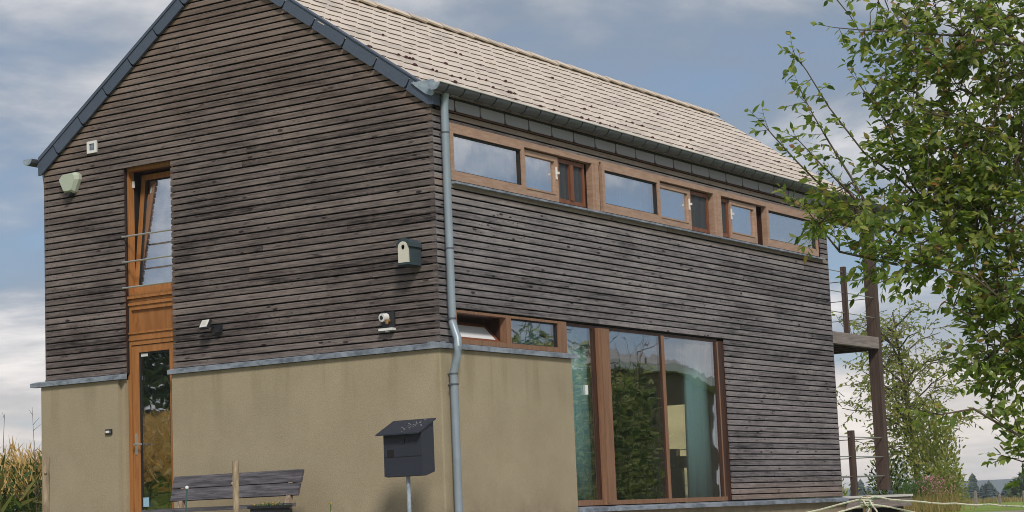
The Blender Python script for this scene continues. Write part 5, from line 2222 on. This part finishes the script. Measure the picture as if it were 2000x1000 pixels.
# ------------------------------------------------------------------ conifers
def conifer_proto(h, r, seed):
    rr = np.random.default_rng(seed)
    mb = MB()
    # sprays spread over the whole height, longest at the foot, round a ragged core
    for j in range(360):
        f = rr.uniform(0, 1) ** 1.25
        z = h * (0.06 + 0.90 * f)
        R = (r * (1 - f) ** 0.80 + 0.16) * (0.85 + 0.25 * math.sin(f * 23 + seed))
        a = rr.uniform(0, 2 * math.pi)
        L = R * rr.uniform(0.55, 1.12)
        wv = 0.22 * L + 0.24
        ca, sa = math.cos(a), math.sin(a)
        dz0 = -L * rr.uniform(0.15, 0.65)
        hh_ = rr.uniform(0.3, 0.7)
        mb.add([(0, 0, z + hh_), (0.6 * L * ca - wv * sa, 0.6 * L * sa + wv * ca, z + dz0 * 0.5), (L * ca, L * sa, z + dz0), (0.6 * L * ca + wv * sa, 0.6 * L * sa - wv * ca, z + dz0 * 0.5),
                (0.5 * L * ca, 0.5 * L * sa, z - 0.35 * L - 0.2)], [(0, 1, 2), (0, 2, 3), (0, 4, 2), (1, 4, 2), (3, 2, 4)])
    n = 8
    core = []
    for k in range(9):
        f = k / 8
        core += [((r * 0.55 * (1 - f) + 0.05) * math.cos(2 * math.pi * i / n) * rr.uniform(.8, 1.15), (r * 0.55 * (1 - f) + 0.05) * math.sin(2 * math.pi * i / n) * rr.uniform(.8, 1.15), h * (0.08 + 0.88 * f)) for i in range(n)]
    mb.add(core, [(k * n + i, k * n + (i + 1) % n, (k + 1) * n + (i + 1) % n, (k + 1) * n + i) for k in range(8) for i in range(n)])
    mb.add([(0.08, 0, h * .93), (-0.05, 0.07, h * .93), (-0.05, -0.07, h * .93), (0, 0, h * 1.04)], [(0, 1, 3), (1, 2, 3), (2, 0, 3)])
    return mb


con_mesh = []
for i, (h, r) in enumerate(((10.0, 2.7), (10.0, 2.2), (10.0, 3.2))):
    con_mesh.append((conifer_proto(h, r, 60 + i).mesh('crown', M['needles'])))
tmb = MB()
tmb.tube([(0, 0, -1.0), (0, 0, 4.0), (0, 0, 9.6)], [0.22, 0.15, 0.03], 6)
con_trunk = tmb.mesh('trunk', M['bark'])


def conifer(x, y, h, kind, rot, label, group, spread=1.55):
    g = gz(x, y)
    o = bpy.data.objects.new('conifer', None)
    COL.objects.link(o)
    o.location = (x, y, g - 0.1)
    s = h / 10.0
    o.scale = (s * spread * random.uniform(0.9, 1.15), s * spread * random.uniform(0.9, 1.15), s)
    o.rotation_euler = (0, 0, rot)
    tag(o, label, 'tree', group)
    for nm, me in (('crown', con_mesh[kind]), ('trunk', con_trunk)):
        c = bpy.data.objects.new(nm, me)
        COL.objects.link(c)
        c.parent = o
    return o


def along(px, d):
    """ground point in the direction of azimuth offset px (thousandths of the view half-width) at distance d"""
    v = FWD + RIGHT * px
    v = Vector((v.x, v.y, 0)).normalized()
    return CAM.x + v.x * d, CAM.y + v.y * d


random.seed(12)
GF = 'conifers of the far dark forest'
for k in range(34):
    u = 0.220 + 0.0395 * (k / 33) + random.uniform(-0.0012, 0.0012)
    d = random.uniform(245, 290)
    x, y = along(u, d)
    h = random.uniform(6.9, 8.6) * (1.22 if k == 7 else 1.0) * (1.0 - 0.24 * (k / 33))
    conifer(x, y, h, k % 3, random.uniform(0, 6), 'tallest conifer of the far dark forest, above its left end' if k == 7 else 'dark blue-green conifer in the far forest beyond the meadow', GF)
for k in range(9):
    u = 0.168 + 0.030 * k / 8
    x, y = along(u, random.uniform(330, 380))
    conifer(x, y, random.uniform(10.5, 13), k % 3, random.uniform(0, 6), 'distant conifer low on the horizon between the deck posts', 'distant conifers seen between the deck posts')
x, y = along(0.258, 165)
bush('round_bush', (x, y, gz(x, y)), 1.9, 1.9, 1.75, 2600, 0.42, M['leaf_belt'], 'round dark green bush at the end of the meadow', 'bush', 77)

# ------------------------------------------------------------------ maize field
r_ = np.random.default_rng(90)
lp, ld, lh, ll, lw2 = [], [], [], [], []
tp, td, tl_, tw_ = [], [], [], []
count = 0
def maize_plant(x, y, hgt):
    g = gz(x, y)
    # stalk as a tall blade
    tpos = np.array([x, y, g])
    lp.append(tpos); ld.append([r_.normal(0, .04), r_.normal(0, .04), 1]); ll.append(hgt * .95); lw2.append(0.035)
    m = 8
    for j in range(m):
        z = g + hgt * (0.10 + 0.78 * j / m)
        a = (j % 2) * math.pi + r_.uniform(-.6, .6) + x * 3.1
        if x < -2.5 and j >= 3:
            # the far stand has already ripened
            for q in range(2):
                tp.append([x, y, z]); td.append([math.cos(a + q) * .8, math.sin(a + q) * .8, r_.uniform(0.1, 1.1)]); tl_.append(r_.uniform(.35, .6)); tw_.append(0.07)
            continue
        lp.append([x, y, z]); ld.append([math.cos(a) * .8, math.sin(a) * .8, r_.uniform(0.15, 1.1)]); ll.append(r_.uniform(.3, .5)); lw2.append(0.05)
        if j > 2:
            lp.append([x, y, z + .04]); ld.append([math.cos(a + 1.5) * .9, math.sin(a + 1.5) * .9, r_.uniform(-.5, .5)]); ll.append(r_.uniform(.2, .4)); lw2.append(0.06)
    for j in range(30):
        z = g + hgt * r_.uniform(0.55, 0.97)
        tp.append([x + r_.normal(0, .05), y + r_.normal(0, .05), z]); td.append([r_.normal(0, .45), r_.normal(0, .45), 1]); tl_.append(r_.uniform(.10, .24)); tw_.append(r_.uniform(.010, .026))


for k in range(900):
    maize_plant(r_.uniform(-2.5, 8.0), r_.uniform(7.3, 13.5), r_.uniform(1.20, 1.50))
for k in range(1500):
    x = r_.uniform(-26, -2.5)
    maize_plant(x, r_.uniform(11.5, 24), r_.uniform(1.25, 1.6))
n = len(lp)
o = link('maize', leaves_mesh('maize', lp, ld, r_.normal(0, 1, (n, 3)), np.array(ll), np.array(lw2), M['corn_leaf'], BLADE_V, BLADE_F))
tag(o, 'green maize leaves left of the house', 'maize', kind='stuff')
n = len(tp)
o = link('maize_tassels', leaves_mesh('maize_tassels', tp, td, r_.normal(0, 1, (n, 3)), np.array(tl_), np.array(tw_), M['corn_tassel'], BLADE_V, BLADE_F))
tag(o, 'tan maize tassels above the green field', 'maize', kind='stuff')
# a few tall grass stems rising over the maize
mb = MB()
for k in range(13):
    x, y = 0.35 + r_.uniform(-1.4, 1.3), 7.15 + r_.uniform(-0.35, 0.9)
    h = r_.uniform(1.45, 1.92)
    g = gz(x, y)
    lx, ly = r_.normal(0.0, 0.10), r_.normal(0.0, 0.10)
    pts = [(x, y, g), (x + lx * .4, y + ly * .4, g + h * .6), (x + lx, y + ly, g + h)]
    mb.tube(pts, [0.006, 0.005, 0.0025], 4)
    for q in range(3):
        f = r_.uniform(.72, .98)
        mb.tube([(x + lx * f, y + ly * f, g + h * f), (x + lx * f + r_.normal(0, .05), y + ly * f + r_.normal(0, .05), g + h * f + .09)], [0.004, 0.001], 3)
o = link('grass_stems', mb.mesh('grass_stems', M['twig']))
tag(o, 'tall thin grass stems rising over the maize', 'grass', kind='stuff')

# ------------------------------------------------------------------ what the panes mirror: garden hedge, neighbour, shelter belt
def hedge(name, p0, p1, h, thick, n, label, seed, leaf=0.13, mat=None):
    r = np.random.default_rng(seed)
    p0, p1 = np.array(p0, float), np.array(p1, float)
    d = p1 - p0
    nrm = np.array([-d[1], d[0]]) / np.linalg.norm(d)
    u = r.uniform(0, 1, n)
    s = r.normal(0, 0.5, n).clip(-1, 1) * thick
    z = r.uniform(0, 1, n) ** 0.8
    xy = p0[None] + d[None] * u[:, None] + nrm[None] * s[:, None] * (1 - 0.5 * z[:, None] ** 2)
    hz = h * (1 - 0.22 * u) * (1 + 0.09 * np.sin(u * 23 + seed) + 0.08 * np.sin(u * 61))
    pos = np.stack([xy[:, 0], xy[:, 1], np.array([gz(a, b) for a, b in xy]) + z * hz], 1)
    dr = r.normal(0, 1, (n, 3)) + np.array([0, 0, 0.3])
    ln = leaf * r.uniform(0.6, 1.3, n)
    t = thing(name, (p0[0], p0[1], gz(*p0)), label, 'hedge')
    o = link('foliage', leaves_mesh('foliage', pos, dr, r.normal(0, 1, (n, 3)), ln, ln * 0.6, mat or M['leaf_hedge']), t)
    o['kind'] = 'stuff'
    mb = MB()
    for k in range(26):
        f = (k + .5) / 26
        b = p0 + d * f
        g = gz(*b)
        e = Vector((b[0] + r.normal(0, .3), b[1] + r.normal(0, .3), g + h * r.uniform(0.85, 1.25)))
        m_ = Vector((b[0], b[1], g + h * .5))
        mb.tube([(b[0], b[1], g - .1), m_, e], [0.03, 0.02, 0.006], 5)
        for q in range(5):
            f2 = r.uniform(.3, 1)
            a = m_ + (e - m_) * f2
            mb.tube([a, a + Vector((r.normal(0, .35), r.normal(0, .35), r.uniform(.2, .6)))], [0.010, 0.004], 4)
    part('stems', mb, M['twig'], t)
    return t


hedge('garden_hedge', (8.0, -5.3), (17.0, -6.9), 3.4, 0.55, 15000, 'tall leafy garden hedge mirrored in the garden window', 5)
nb = thing('neighbour_house', (24.0, -12.0, -2.3), 'neighbouring house with pale roof mirrored in the garden window', 'house')
A_, B_, C_ = (22.8, -9.2), (30.4, -12.3), (19.2, -9.1)
mb = MB()
poly = [(19.2, -9.15), (22.8, -9.2), (30.4, -12.3), (28.5, -17.5), (18.6, -15.0)]
mb.prism(poly, 'z', -2.6, 1.15)
part('wall', mb, M['neigh_wall'], nb)
mb = MB()
poly2 = [(18.9, -8.85), (22.9, -8.95), (30.9, -12.1), (28.8, -17.9), (18.3, -15.3)]
mb.prism(poly2, 'z', 1.18, 1.34)
rf = part('fascia', mb, M['white_paint'], nb)
mb = MB()
top = [(24.0 + (x - 24.0) * 0.55, -12.8 + (y + 12.8) * 0.2, 2.1) for x, y in poly2]
low = [(x, y, 1.345) for x, y in poly2]
mb.add(low + top, [tuple(range(4, -1, -1)), tuple(range(5, 10))] + [(i, (i + 1) % 5, 5 + (i + 1) % 5, 5 + i) for i in range(5)])
part('roof', mb, M['neigh_roof'], nb)
hedge('shelter_belt', (-36.0, 27.0), (-4.0, 33.0), 6.2, 2.2, 24000, 'tall leafy shelter belt behind the maize, mirrored in the glazed door', 15, 0.42, M['leaf_belt'])

# ------------------------------------------------------------------ the air
m, t = new_mat('thin_haze')
pv = t.n('ShaderNodeVolumePrincipled')
pv.inputs['Color'].default_value = (0.82, 0.90, 1.0, 1)
pv.inputs['Density'].default_value = 0.00042
pv.inputs['Anisotropy'].default_value = 0.0
o_ = t.n('ShaderNodeOutputMaterial')
t.t.links.new(pv.outputs[0], o_.inputs[1])
mb = MB()
mb.box(CAM.x - 2200, CAM.x + 2200, CAM.y - 2200, CAM.y + 2200, -13.2, 13.0)
o = link('haze', mb.mesh('haze', m))
tag(o, 'thin bluish haze in the air over the meadow', kind='stuff')
